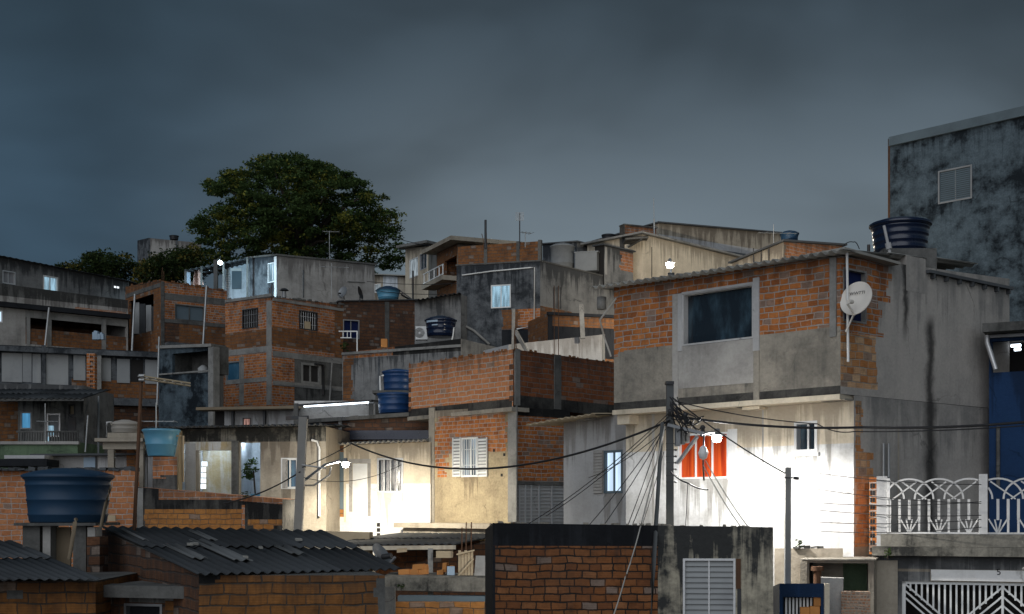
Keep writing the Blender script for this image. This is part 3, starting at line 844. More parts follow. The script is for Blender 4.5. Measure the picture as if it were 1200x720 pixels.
# ------------------------------------------------------------------ left hillside
h = House('long dark grey house at upper left with one bright window', [(-50, 64.5), (151, 73)], [291, 330], depth=6)
h.win(0, (3, 318, 18, 333), 'curtain', 'alu', 1); h.win(0, (50.5, 324, 68, 342), 'litblue', 'whitemetal', 1, fw=.07)
h.win(0, (133, 335, 140.5, 338.5), 'litblock', 'concrete', 1, rec=.04, fw=.03)
mb = MB(); a, b = P(-60, 289, 64), P(156, 331, 73)
corr(mb, a + Vector((0, -.4, .0)), b - a, Vector((.5, 6, .3)), pitch=.35, amp=.04, spw=5); mb.build('roof', 'roofdark', h.root)
h.done(['grey'])
h = House('grey house with a wide concrete parapet and an open dark veranda', [(-50, 57.5), (150, 62.5)], [326, 352], depth=5)
h.level(0, -45, 150, 350, .22, 'blackpaint', 'eave_slab', .35); h.patch(0, (-50, 320, 150, 352), 'concrete_dark')
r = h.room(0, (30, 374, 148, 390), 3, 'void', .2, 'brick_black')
h.patch(0, (30, 390, 148, 408), 'brick_dark'); h.patch(0, (88, 363, 148, 371), 'brick_pink')
h.level(0, 30, 148, 364, .32, 'concrete', 'beam', .03)
for x, wv in ((31, 4), (55, 5), (119, 5)): h.strip(0, (x, 366, x + wv, 412), 'concrete', 'column', .05)
h.win(0, (-6, 364, 3, 378), 'litwhite', 'whitemetal', 0)
h.pipe(0, [(54, 362), (48.5, 414)], .05, 'steel', .4)
h.done(['greylight'])
mb = MB(); c = P(108, 398, 59.2)
for k in range(7): mb.obox(c + Vector((k * .07, random.uniform(-.05, .05), 0)), (.09, .02, .02), (.01, .25, 0), (random.uniform(-.03, .03), 0, random.uniform(.22, .42)))
tag(mb.build('laundry_bundle', 'bluecloth'), 'pale blue folded laundry sitting on the dark veranda wall', 'laundry')

h = House('dark brick house with leaning sheets in its open side at upper left', [(147, 66), (189, 62.5), (266, 64.5)], [336, 329, 341])
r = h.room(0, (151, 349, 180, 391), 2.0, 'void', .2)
W0 = h.w[0]
for k, x in enumerate((153, 160, 167, 174)):
    mb = MB(); mb.obox(W0.at(x, 391, -.2), W0.at(x + 6, 391, -.2) - W0.at(x, 391, -.2), (0, 0, 1.6 - .08 * k), Vector((W0.n.x, W0.n.y, 0)) * .02)
    mb.build('sheet', 'roofdark' if k % 2 else 'board', h.root)
h.strip(1, (188.6, 330, 192.5, 420), 'concrete_dark', 'column', .03)
h.level(1, 193, 265, 343.5, .32, 'concrete_dark'); h.level(1, 193, 265, 373.5, .18, 'concrete_dark')
h.level(0, 148, 188, 345, .2, 'concrete_dark')
h.win(1, (205, 358, 239, 376), 'greyblue', 'concrete_dark', 1, rec=.06); h.patch(1, (192, 378, 265, 404), 'brick_dark')
h.level(1, 193, 268, 402, .3, 'greydark', 'slab', .5)
mb = MB(); mb.tube([P(242, 335, 62.2), P(237, 422, 61.5)], .05, 6); tag(mb.build('pipe', 'steel'), 'grey pipe leaning by the corner of the dark brick house', 'pipe')
h.patch(1, (192, 378, 210, 404), 'brick_black')
h.done(['brick_dark', 'brick']); H16 = h
mb = MB(); mb.tube([P(158, 345, 60.5), P(154, 423, 59.5)], .05, 6); tag(mb.build('pipe', 'steel'), 'tall thin pipe in front of the leaning sheets', 'pipe')

h = House('two-storey orange brick house with grey beams and barred windows', [(264, 57.8), (319, 56), (402, 59)], [351, 348, 357])
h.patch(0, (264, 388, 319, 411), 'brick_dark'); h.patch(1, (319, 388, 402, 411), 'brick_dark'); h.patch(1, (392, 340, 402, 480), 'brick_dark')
for i, (a, b) in ((0, (264.5, 319)), (1, (319.5, 402))):
    h.level(i, a, b, 411, .26, 'concrete'); h.level(i, a, b, 446, .2, 'concrete')
    h.level(i, a, b, 349.5 if i else 352, .12, 'concrete', 'coping', .05)
h.strip(0, (312.5, 353, 318.5, 475), 'concrete', 'column', .018, back=-.03); h.strip(0, (280.5, 418, 286, 475), 'concrete', 'column', .012)
h.win(0, (284, 362, 302.5, 385), 'void', 'darkmetal', 1, bars=6, barmat='greymetal'); h.win(0, (265, 424, 282, 447), 'glassblue', 'greymetal', 0, rec=.05)
o = h.win(1, (350.5, 365, 372, 387), 'void', 'darkmetal', 1, bars=7, barmat='alu')
mb = MB(); w1 = h.w[1]; r = w1.rect(357, 377, 364, 386); mb.wbox(w1, r[0], r[1], r[2], r[3], -.018, .0); mb.build('paper', 'woodpale', o)
h.patch(1, (345, 420, 402, 478), 'concrete_dark'); h.win(1, (353, 426, 376, 450), 'void', 'concrete', 1, fw=.1); h.pipe(1, [(368, 427), (378, 428), (378, 463)], .06, 'darkmetal')
h.pipe(1, [(386, 424), (383, 470)], .04, 'concrete', .2)
h.done(['brick', 'brick']); H17 = h
t = thing('roof_vent', 'small capped vent pipe on the orange brick house', 'vent', P(333, 349, 57.5))
mb = MB(); mb.lathe(LOC[t.name], [(.1, 0), (.09, .28)], 12); mb.build('shaft', 'greymetal', t)
mb = MB(); mb.lathe(LOC[t.name] + Vector((0, 0, .32)), [(.22, 0), (.12, .08), (.001, .12)], 12); mb.build('cap', 'darkmetal', t)

h = House('sooty dark brick house behind the orange brick house', [(398, 61.5), (488, 63)], [354, 352], depth=5)
h.win(0, (402, 375, 421, 397), 'voidblue', 'greymetal', 1); h.strip(0, (451, 354, 456, 410), 'concrete_dark', 'column', .02)
h.patch(0, (442, 350, 472, 358), 'brick_dark'); h.roof_slab('roofdark', .1, .05)
h.done(['brick_black'])
t = thing('railing', 'white metal frame standing on the roof edge by the sooty brick house', 'railing', P(409, 412, 56.5))
mb = MB(); mb.beam(P(418.5, 412, 56.5), P(418.5, 388, 56.5), .05, .05); mb.beam(P(397, 388.5, 56.5), P(419, 388.5, 56.5), .05, .05); mb.beam(P(399, 396, 56.5), P(412, 396, 56.5), .04, .04)
for x in (402, 407, 411): mb.beam(P(x, 396, 56.5), P(x, 388, 56.5), .03, .03)
mb.build('frame', 'whitemetal', t)

# satellite dishes on the roofs
def dish(label, c, r, face, mat='dish', arm=True, mast=None, group=None, curve=.16):
    """r: radius; face: direction the bowl looks"""
    c = Vector(c); f = Vector(face).normalized(); t = thing('satellite_dish', label, 'satellite dish', mast[0] if mast else c, group)
    e1 = f.cross(Vector((0, 0, 1))).normalized(); e2 = e1.cross(f)
    rows = []; n = 36
    for q in (0.02, .25, .5, .75, .93, 1.0):
        rows.append([c + (e1 * math.cos(k * 2 * math.pi / n) * q * .93 + e2 * math.sin(k * 2 * math.pi / n) * q) * r + f * (r * curve * q * q) for k in range(n)])
    back = [[p - f * .018 for p in rw] for rw in rows]
    mb = MB(); mb.grid(rows, 0, True, True); mb.grid(back, 0, True, True); mb.grid([rows[-1], back[-1]], 0, False, True); mb.face(rows[0]); mb.face(back[0])
    o = mb.build('bowl', mat, t)
    if arm:
        bottom = c - e2 * r * .96 + f * r * curve; lnb = c + f * r * 1.0 - e2 * r * .72
        mb = MB(); mb.tube([bottom - f * .05, lnb], .022, 6); mb.build('feed_arm', mat, t)
        mb = MB(); mb.tube([lnb - f * .04 + e2 * .05, lnb - f * .17 + e2 * .11], .04, 8); mb.build('receiver', 'darkmetal' if mat != 'dish' else 'dish', t)
    if mast:
        mb = MB(); mb.tube(mast, .035, 8); mb.build('mast', 'steel', t)
    return t, o, (c, f, e1, e2)


dish('dark grey satellite dish on the ridge left of the sooty brick house', P(402, 343, 61), .30, (-.6, -.75, .3), 'greymetal', True, [P(404, 353, 61.2), P(402.5, 344, 61.1)])
t = thing('satellite_dish', 'narrow dark dish seen edge-on before the beige hilltop wall', 'satellite dish', P(424, 354, 61.4))
mb = MB(); mb.tube([P(421.5, 354, 61.6), P(422, 346, 61.6)], .03, 6); mb.build('mast', 'darkmetal', t)
mb = MB(); c = P(420.5, 344, 61.5); rows = []
f = Vector((.95, -.2, .25)).normalized(); e1 = f.cross(Vector((0, 0, 1))).normalized(); e2 = e1.cross(f)
for q in (.02, .5, 1.0): rows.append([c + (e1 * math.cos(k * .2094) + e2 * math.sin(k * .2094)) * q * .33 + f * .09 * q * q for k in range(30)])
mb.grid(rows, 0, True, True); mb.build('bowl', 'darkmetal', t)
tank('light blue tank on the roof at the foot of the cream house', 455, 336, 352, 66, 29, 'tanklight', 'tank', .78, ribs=2, squat=.3)
mb = MB(); mb.beam(P(469, 341, 65), P(483, 351, 65), .06, .05); mb.beam(P(469, 341, 65.8), P(483, 351, 65.8), .06, .05); mb.obox(P(469, 344, 65), P(483, 352, 65) - P(469, 344, 65), (0, .8, 0), (0, 0, .03))
tag(mb.build('roof_hatch', 'darkmetal'), 'dark sloping hatch beside the light blue tank', 'hatch')

# ------------------------------------------------------------------ left middle
h = House('dim house with a row of pale boards under a dark slab', [(-50, 51), (196, 54)], [402, 413], depth=4.5)
h.level(0, -48, 196, 404.5, .2, 'greydark', 'eave_slab', .4)
for a, b, y0, y1 in ((2, 26, 414, 448), (26.5, 37, 414, 448), (38, 48, 415, 449), (54, 80, 415, 451), (86, 100, 416, 446), (119, 130, 420, 447), (137, 152, 421, 449), (170, 184, 422, 450)):
    h.strip(0, (a, y0, b, y1), 'board', 'board', random.uniform(.02, .06))
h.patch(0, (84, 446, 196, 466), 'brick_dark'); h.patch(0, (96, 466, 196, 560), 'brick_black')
h.strip(0, (49, 405, 53.5, 452), 'greydark', 'column', .1)
h.strip(0, (111.5, 413, 118, 470), 'concrete', 'column', .35, back=-.02)
h.patch(0, (153, 422, 168, 448), 'void')
h.level(0, 100, 196, 466, .3, 'greydark', 'slab', .25)
h.done(['greydark'])
# hollow blocks stacked on end, holes towards us
mb = MB(); a = P(101.5, 467, 50.6); w_, hh = X(111, 50.6) - X(101.5, 50.6), 1.78
mb.bx(a.x, a.x + w_, 50.6, 50.9, a.z, a.z + hh)
for k in range(9):
    for q in (.42, .62): mb.bx(a.x + w_ * q, a.x + w_ * (q + .12), 50.585, 50.6, a.z + .05 + k * .195, a.z + .13 + k * .195, 1)
tag(mb.build('block_pier', ['brick', 'void']), 'pier of hollow orange blocks with dark holes at left', 'pier')

h = House('green-based house with a railed balcony and lit windows at left', [(-60, 47.5), (98, 47.5)], [448, 452], depth=3.6)
h.patch(0, (-10, 471, 21, 530), 'brick_dark'); h.win(0, (24, 483, 37, 503), 'tvblue', 'greymetal', 0, rec=.07); h.win(0, (55, 485, 70.5, 512), 'curtain', 'alu', 0, rec=.07)
h.win(0, (80, 474, 88, 487), 'woodpale', 'darkmetal', 0); h.strip(0, (79.5, 489, 89, 522), 'darkmetal', 'door', .02)
mb = MB(); r = h.w[0].rect(55.5, 499, 62, 512); mb.wbox(h.w[0], r[0], r[1], r[2], r[3], -.085, -.05); mb.build('lit_corner', 'litblue', h.root)
mb = MB(); r = h.w[0].rect(54.5, 512, 59, 521); mb.wbox(h.w[0], r[0], r[1], r[2], r[3], .0, .02); mb.build('lit_gap', 'litblue', h.root)
mb = MB(); a, b = P(-60, 467, 44.3), P(98, 467.5, 44.3); corr(mb, a, b - a, Vector((0, 3.2, .62)), pitch=.2, amp=.03, spw=5); mb.build('awning', 'roofdark', h.root)
mb = MB(); mb.beam(P(-40, 468.5, 44.35), P(99, 468.8, 44.35), .08, .08); mb.build('gutter', 'concrete_dark', h.root)
mb = MB(); mb.bx(X(-60, 44.5), X(91, 44.5), 44.5, 47.4, Z(545, 44.5) - 3, Z(518, 44.5)); mb.build('balcony_base', 'green', h.root)
mb = MB(); mb.bx(X(-60, 44.5), X(93, 44.5), 44.42, 44.6, Z(521, 44.5), Z(517.5, 44.5)); mb.build('balcony_edge', 'greylight', h.root)
mb = MB(); z0, z1 = Z(517.5, 44.6), Z(507, 44.6)
mb.bx(X(19, 44.6), X(91, 44.6), 44.6, 44.66, z1, z1 + .06)
for k in range(24):
    x = X(21 + k * 3.0, 44.6); mb.bx(x, x + .045, 44.61, 44.65, z0, z1)
mb.build('railing', 'concrete_dark', h.root)
h.done(['grey'])
antenna('dark antenna on the balcony wall before the grey house', 53, 473, 520, 44.2, .7, 20, 7, .35, r=.02, at=.55)

h = House('bluish grey concrete tower with an open upper floor', [(186, 52.5), (246, 51), (262, 53)], [409, 407, 409])
h.room(0, (202, 413, 245, 438), 1.1, 'concrete_dark', .0)
h.strip(0, (245, 407, 251, 505), 'concrete', 'column', .05, back=-.3); h.level(0, 186, 247, 438.5, .06, 'concrete', 'sill', .06)
h.patch(0, (186, 439, 246, 505), 'tower')
h.roof_slab('concrete', .1, .12)
h.done(['tower', 'grey'])
mb = MB(); mb.lathe(P(238, 440, 52), [(.001, 0), (.28, 0), (.2, .12), (.22, .28), (.08, .4), (.001, .42)], 10); tag(mb.build('rubble_bag', 'board'), 'crumpled pale bag in the open floor of the grey tower', 'bag')

h = House('low whitewashed room with dark posts under a thin flat roof', [(252, 43.2), (358, 42.6)], [480, 475], depth=3)
for x in (272.5, 309.5): h.strip(0, (x, 477, x + 2.6, 505), 'darkmetal', 'post', .12)
h.patch(0, (250, 478, 263, 505), 'void')
o = h.win(0, (284.5, 490, 294, 499), 'tvpink', 'darkmetal', 0, rec=.03, fw=.03)
h.level(0, 240, 360, 479.5, .09, 'wood', 'roof_edge', .7)
h.done(['greywhite'])

# fluorescent porch
t = thing('porch', 'porch roof lit from below by a white fluorescent tube', 'porch', P(390, 500, 42))
mb = MB(); mb.obox(P(348, 476, 41.2), P(435, 470.5, 41.2) - P(348, 476, 41.2), (0, 2.4, .18), (0, 0, .06)); mb.build('roof', 'darkmetal', t)
mb = MB(); mb.obox(P(352, 492, 41.6), P(433, 486, 41.6) - P(352, 492, 41.6), (0, .03, 0), (0, 0, Z(479, 41.6) - Z(492, 41.6))); mb.build('fascia_board', 'greylight', t)
mb = MB(); mb.bx(X(345, 43.5), X(438, 43.5), 43.5, 43.6, Z(506, 43.5), Z(470, 43.5)); mb.build('wall', 'white_new', t)
mb = MB(); mb.tube([P(356, 476.6, 41.35), P(432, 471.8, 41.35)], .022, 8); mb.build('tube_lamp', 'tube', t)
mb = MB(); mb.tube([P(372, 485, 43.0), P(428, 478, 43.0)], .03, 8); mb.build('tube_lamp', 'tube', t)
for x in (347, 435):
    mb = MB(); mb.beam(P(x, 505, 41.4), P(x, 473, 41.4), .14, .14); mb.build('post', 'concrete_dark', t)
mb = MB(); mb.beam(P(352, 497, 41.7), P(420, 487.5, 41.7), .06, .05); mb.beam(P(376, 499, 41.6), P(430, 490, 41.6), .05, .04); mb.beam(P(413, 490, 41.65), P(413, 500, 41.65), .05, .05); mb.build('brace', 'darkmetal', t)
bulb_light(P(400, 484, 42.9), 22, (.75, .87, 1), t, .3)

h = House('dark brick house with a sagging corrugated strip above the cream house', [(356, 40.2), (512, 40)], [497, 486], depth=2.6)
h.strip(0, (374, 492, 377, 545), 'concrete', 'column', .06); h.strip(0, (397, 490, 401, 545), 'concrete', 'column', .06); h.patch(0, (356, 480, 376, 508), 'greydark')
h.level(0, 400, 512, 505, .28, 'tanknavy', 'tarp_strip', .12); h.roof_slab('concrete_dark', .15, .12)
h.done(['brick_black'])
tank('blue water tank standing above another behind the brick parapet', 466, 433, 460.5, 45, 36, 'tankblue', 'same', .88, squat=.12)
tank('lower blue water tank sitting on the dark brick roof', 463, 460, 485, 41.5, 42, 'tankblue', 'same', .9, squat=.10)
mb = MB(); mb.bx(X(440, 45), X(490, 45), 44, 46.2, Z(464, 45), Z(460.6, 45)); mb.bx(X(443, 45), X(447, 45), 44.1, 44.3, Z(520, 45), Z(464, 45)); mb.bx(X(480, 45), X(484, 45), 44.1, 44.3, Z(520, 45), Z(464, 45))
tag(mb.build('tank_platform', 'concrete_dark'), 'dark platform carrying the upper blue tank', 'platform')
mb = MB(); a = P(446, 447, 44.2); mb.tube([P(449, 440, 44.3), P(445.5, 441, 44.2), P(445.5, 470, 44.2), P(449, 474, 44)], .035, 8); tag(mb.build('pipe', 'whiteplastic'), 'pale pipe joining the two stacked blue tanks', 'pipe')

h = House('grey rendered building with a broken brick parapet below the sooty house', [(401, 50.5), (540, 48)], [414, 397], depth=4)
h.jag(0, (402, 410, 413, 480), 'brick_dark', .15, 0, .1); h.jag(0, (402, 408, 463, 419), 'brick', .15, 0, .3); h.level(0, 401, 540, 413.5, .1, 'concrete', 'coping', .05)
h.jag(0, (465, 402, 540, 414), 'mold', .2, .3, .1)
h.strip(0, (443, 418, 445.5, 480), 'greydark', 'column', .02)
h.done(['grey'])
mb = MB(); mb.bx(X(447, 52), X(454, 52), 51.8, 52.2, Z(408, 52), Z(398, 52)); tag(mb.build('hollow_block', 'orangeblock'), 'single pale hollow block left on the dark roof edge', 'block')

h = House('blue grey annex behind the air conditioner and navy tank', [(486, 57.5), (540, 56.5)], [353, 345], depth=3)
mb = MB(); a, b = P(484, 352, 56.9), P(540, 343.5, 56); corr(mb, a, b - a, Vector((0, 3, .3)), pitch=.22, amp=.03); mb.build('roof', 'roofdark', h.root)
h.done(['grey'])
t = thing('air_conditioner', 'grey air conditioner unit mounted left of the navy tank', 'air conditioner', P(494, 398, 55.6))
mb = MB(); mb.bx(X(487, 55.6), X(501, 55.6), 55.6, 56.0, Z(398, 55.6), Z(382.5, 55.6)); mb.build('case', 'whiteplastic', t)
mb = MB(); c = P(491.5, 390, 55.58)
for q in range(2, 8): mb.tube([c + Vector((math.cos(k * .3307) * .03 * q, 0, math.sin(k * .3307) * .03 * q)) for k in range(20)], .006, 4)
mb.build('fan_grille', 'darkmetal', t)
mb = MB(); mb.beam(P(488, 399, 55.5), P(488, 399, 56.8), .05, .05); mb.beam(P(500, 399, 55.5), P(500, 399, 56.8), .05, .05); mb.build('bracket', 'darkmetal', t)
t = tank('navy water tank with a pale printed mark by the air conditioner', 516.5, 371, 395, 54.5, 37, 'tanknavy', 'same', .86, squat=.2)
mb = MB(); c = LOC[t.name]; r_ = 37 / 2 * 54.5 / F * .97
for za, zb_, a0, a1 in ((.55, .63, 212, 262), (.40, .45, 240, 262)):
    seg = []
    for z in (za, zb_): seg.append([c + Vector((math.cos(R(a0 + (a1 - a0) * k / 8)) * (r_ + .03), math.sin(R(a0 + (a1 - a0) * k / 8)) * (r_ + .03), z)) for k in range(9)])
    mb.grid(seg)
mb.build('printed_mark', 'bluecloth', t)
mb = MB(); mb.tube([P(532, 384, 53.5), P(531, 393, 53.5), P(529, 401, 53.5)], .03, 6); tag(mb.build('pipe', 'whiteplastic'), 'short white pipe beside the navy tank', 'pipe')

# ------------------------------------------------------------------ dark grey house in the middle
h = House('dark grey house with one blue lit window and a brick parapet', [(535, 57.2), (633, 56), (722, 60.5)], [312, 306.5, 328], depth=5)
h.win(0, (575.5, 334, 598.5, 361), 'litblue', 'whitemetal', 1, rec=.05, slats=12, slatmat='litblue')
h.jag(0, (588, 363, 612, 386), 'brick_dark', .15, .1, .1); h.jag(0, (608, 362, 633, 386), 'brick', .15, .1, 0); h.jag(1, (633, 362, 668, 386), 'brick_dark', .15, 0, .3)
h.patch(0, (535, 366, 588, 420), 'greydark'); h.patch(0, (588, 386, 633, 420), 'blackpaint')
h.strip(0, (600, 362, 603.5, 412), 'concrete', 'column', .04)
h.pipe(0, [(542, 323), (575, 318.5), (622, 314), (626.5, 314), (626.5, 382), (606, 386)], .03, 'whiteplastic')
h.pipe(0, [(541, 380), (556, 388), (574, 404)], .06, 'concrete', .06)
h.pipe(1, [(648, 337), (648, 362)], .02, 'darkmetal'); h.pipe(1, [(652, 337), (652, 362)], .02, 'darkmetal'); h.pipe(1, [(656, 337), (656, 362)], .02, 'darkmetal')
mb = MB(); w0 = h.w[0]; 
for a, b, k in ((536.5, 567, 0), (571, 605, 0), (609, 631, 0)):
    r = w0.rect(a, 290, b, 309); mb.wbox(w0, r[0], r[1], w0.ztA - .02, w0.ztA + .86 - .05 * k, -.16, -.004)
mb.build('parapet', 'brick_dark', h.root)
for x in (567.2, 605.2, 630.5):
    mb = MB(); r = w0.rect(x, 285, x + 3.8, 309); mb.wbox(w0, r[0], r[1], w0.ztA - .02, w0.ztA + .92, -.18, .02); mb.build('column', 'concrete_dark', h.root)
h.roof_slab('concrete_dark', .03, .06)
h.done(['greydark', 'grey'])
for x, y0, lab in ((569, 258, 'bare reinforcing bar rising from the brick parapet of the dark house'), (609, 250, 'thin mast with a small square panel above the brick parapet')):
    t = thing('mast', lab, 'mast', P(x, 292, 55.5)); mb = MB(); mb.tube([P(x, 292, 55.5), P(x, y0, 55.5)], .05 if x < 600 else .025, 6); mb.build('rod', 'darkmetal', t)
    if x > 600:
        mb = MB(); c = P(x, 254, 55.45)
        for q in range(-3, 4): mb.beam(c + Vector((q * .055, 0, -.18)), c + Vector((q * .055, 0, .18)), .012, .012); mb.beam(c + Vector((-.18, 0, q * .055)), c + Vector((.18, 0, q * .055)), .012, .012)
        mb.build('grid_panel', 'steel', t)
antenna('small antenna next to the thin mast on the brick parapet', 615.5, 272, 290, 55.6, .5, 30, 4, .25, at=.95)
t = tank('round grey fibre cement tank on the roof behind the dark house', 659, 285.5, 327, 61, 29, 'tankdgrey', 'same', .94, squat=.1, ribs=1)
mb = MB(); c = P(687, 318, 60)
mb.obox(c - Vector((.52, 0, 0)), (1.0, -.25, 0), (.3, .8, 0), (0, 0, .85)); mb.obox(c - Vector((.58, 0, -.85)), (1.12, -.28, 0), (.32, .9, 0), (0, 0, .06))
tag(mb.build('water_tank', 'tankdgrey'), 'square old cement tank between the round tank and grey shed', 'water tank')
h = House('small grey rooftop shed with a brick patch', [(697, 60.5), (708, 59.5), (742, 61)], [289, 288, 296], depth=3, zb=Z(340, 60))
h.jag(1, (726, 296, 742, 318), 'brick_pink', .16, .2, 0); h.roof_slab('roofdark', .12, .06); h.strip(1, (709, 290, 711, 322), 'greylight', 'post', .03)
h.done(['void', 'grey'])
h = House('sloping-roofed shelter over the round grey tank', [(636, 65), (676, 64.5), (706, 65.5)], [287, 284, 292], depth=3, zb=Z(330, 65))
h.roof_slab('roofdark', .15, .06)
h.done(['greydark', 'grey'])

h = House('low bluish white wall building behind the brick parapet', [(596, 46.5), (709, 48.5)], [404, 392], depth=2)
h.strip(0, (705.5, 392, 708.5, 440), 'concrete', 'column', .03)
h.done(['greywhite'])
h = House('narrow brick lean-to over a dark gap behind the low pale wall', [(642, 52), (728, 53)], [367, 370], depth=2.5)
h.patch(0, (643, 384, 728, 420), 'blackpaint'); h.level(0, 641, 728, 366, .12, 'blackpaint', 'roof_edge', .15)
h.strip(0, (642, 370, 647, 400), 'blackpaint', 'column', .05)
h.done(['brick_dark'])
for lab, a, b, wv in (('leaning pale concrete post before the brick lean-to', P(683, 397, 47.5), P(681, 357, 47.5), .17), ('slanted plank resting against the bluish wall', P(618, 413, 45.8), P(604, 388, 46.0), .12), ('thin upright post by the lit window', P(601, 420, 45), P(602, 363, 45), .11)):
    mb = MB(); mb.beam(a, b, wv, wv); tag(mb.build('wooden_post' if 'plank' in lab else 'post', 'concrete'), lab, 'post')
for x in (649.5, 654.5):
    mb = MB(); mb.tube([P(x, 420, 38.4), P(x, 335, 38.4)], .012, 5); tag(mb.build('reinforcing_bar', 'rust'), 'thin reinforcing bars rising from the grey column of the brick parapet', 'bar', 'reinforcing bars on the brick parapet')

# ------------------------------------------------------------------ brick house in the centre
h = House('orange brick house with a lit white-shuttered window below a wide brick storey', [(503, 38.6), (601, 36), (668, 37.4)], [482, 476, 482])
h.patch(0, (503, 476, 600, 487), 'beige'); h.jag(0, (511, 486, 592, 531), 'brick', .145, .12, .12)
h.jag(0, (511, 531, 525, 560), 'brick', .145, .12, .2)
h.strip(0, (503, 478, 509.5, 612), 'band', 'column', .02); h.strip(0, (596, 470, 606, 612), 'concrete', 'column', .03, back=-.02)
w0 = h.w[0]
o = h.win(0, (541, 513, 560, 559), 'litpale', 'whitemetal', 1, rec=.07, bars=6, barmat='whitemetal')
for a, b in ((531.5, 541), (560.5, 572)):
    r = w0.rect(a, 513, b, 559); sm = MB(); sm.wbox(w0, r[0], r[1], r[2], r[3], .005, .02)
    for q in ((r[0], r[0] + .025), (r[1] - .025, r[1])): sm.wbox(w0, q[0], q[1], r[2], r[3], .021, .06, 1)
    for k in range(12):
        zz = r[2] + (r[3] - r[2]) * k / 12; q = (r[3] - r[2]) / 12
        sm.face([w0.pt(r[0] + .02, zz, .055), w0.pt(r[1] - .02, zz, .055), w0.pt(r[1] - .02, zz + q * .62, .022), w0.pt(r[0] + .02, zz + q * .62, .022)], None, 1)
    sm.build('shutter', ['greymetal', 'whitemetal'], o)
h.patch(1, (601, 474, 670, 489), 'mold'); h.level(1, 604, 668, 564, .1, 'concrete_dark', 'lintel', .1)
w1 = h.w[1]
gm = MB(); r = w1.rect(606, 566, 664, 615); gm.wbox(w1, r[0], r[1], r[2], r[3], .0, .015); g = gm.build('gate', 'greywhite', h.root)
gb = MB()
for k in range(13): zz = r[2] + (r[3] - r[2]) * k / 12; gb.wbox(w1, r[0], r[1], zz - .012, zz + .012, .03, .05)
for x in (607, 614, 621, 630, 645, 662): u = w1.u(x); gb.wbox(w1, u - .02, u + .02, r[2], r[3], .05, .08)
gb.build('bars', 'alu', g)
for x, y in ((579, 528), (591, 533), (588, 557)):
    mb = MB(); c = w0.at(x, y); u = w0.u(x); mb.wbox(w0, u - .04, u + .04, c.z - .04, c.z + .04, .0, .006); mb.build('putlog_hole', 'void', h.root)
h.done(['rough', 'brick'])
h2 = House('wide raw brick upper storey of long blocks over the shuttered window', [(479, 39.6), (601.3, 35.8), (720, 39.4)], [427, 409.5, 425], zb=Z(477, 35.8))
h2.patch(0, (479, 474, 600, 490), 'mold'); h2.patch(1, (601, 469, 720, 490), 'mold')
w1 = h2.w[1]
for x, a in ((599.5, 0), (647.5, 1)):
    r = w1.rect(x + 1.5, 405, x + 9, 470); mb = MB(); mb.wbox(w1, max(r[0], .05), r[1], h2.zb + .05, w1.ztA + .02, -.02, .04); mb.build('column', 'concrete_dark' if a else 'concrete', h2.root)
# stepped block ends at the corner and the left edge
mb = MB(); w0 = h2.w[0]
for k in range(8):
    zz = Z(470, 35.8) + .148 * 2 * k * .5
    if k % 2 == 0: mb.wbox(w0, w0.L - .16, w0.L - .01, zz, zz + .14, .0, .012); mb.wbox(w0, .01, .12, zz, zz + .14, .0, .01)
mb.build('block_end', 'brick_black', h2.root)
mb = MB(); r = w0.rect(479, 477, 601, 481); mb.wbox(w0, 0, w0.L, h2.zb - .12, h2.zb - .003, -.6, .05); mb.build('slab', 'band', h2.root)
h2.done(['brick_row', 'brick_side'], cap='brick_side')
def text_mesh(name, fc):
    tmp = bpy.data.objects.new('tmp', fc); COL.objects.link(tmp); bpy.context.view_layer.update()
    me = bpy.data.meshes.new_from_object(tmp.evaluated_get(bpy.context.evaluated_depsgraph_get()))
    bpy.data.objects.remove(tmp); me.name = name
    o = bpy.data.objects.new(name, me); COL.objects.link(o); return o


BH = h      # the orange brick house in the centre
w0 = BH.w[0]
mb = MB(); r = w0.rect(497, 613, 590, 632); mb.wbox(w0, r[0] - .1, r[1] + .6, r[3] - .14, r[3], -.1, 1.1); BH_c = mb.build('canopy', 'beige', BH.root)
mb = MB(); mb.wbox(w0, r[0] + .1, r[1] + .5, r[3] - .42, r[3] - .145, .1, .9); mb.build('canopy_beam', 'band', BH.root)

# ------------------------------------------------------------------ pale and cream houses behind the big house
h = House('long pale grey house with a plain flat gable wall below the sky', [(772, 68), (916, 73)], [262, 274], depth=6)
h.roof_slab('roofdark', .15, .07); h.patch(0, (772, 286, 916, 340), 'greywhite')
h.level(0, 772, 870, 284, .12, 'roofdark', 'eave', .3); h.done(['beige'])
h = House('cream gabled house lit by the lamp behind the tiled roof edge', [(688, 64.5), (753, 61), (884, 66)], [287, 275, 307], depth=4)
h.strip(0, (727, 264, 732, 330), 'mold', 'column', .05); h.roof_slab('concrete', .25, .09)
h.pipe(1, [(763, 290), (763, 330)], .02, 'darkmetal'); h.done(['cream', 'cream'])
h = House('small brown brick tank room on top of the cream gabled house', [(727, 66.5), (732, 66), (769, 67)], [266, 264, 268], depth=2, zb=Z(300, 66))
h.roof_slab('concrete_dark', .06, .06); h.done(['concrete_dark', 'brick_pink'])
tank('small black tank behind the cream gabled roof', 713, 274.5, 284, 66.5, 16, 'blackplastic')
mb = MB(); mb.obox(P(733, 281, 60), P(760, 279, 60.3) - P(733, 281, 60), (0, 1.6, .1), (0, 0, .07)); mb.beam(P(736, 290, 61.2), P(752, 281, 60.2), .06, .06); tag(mb.build('awning', 'concrete_dark'), 'small concrete awning on the cream gabled house', 'awning')
h = House('brown house with a wavy roof behind the scalloped roof edge', [(858, 58), (918, 55), (988, 58)], [309, 284, 288], depth=3)
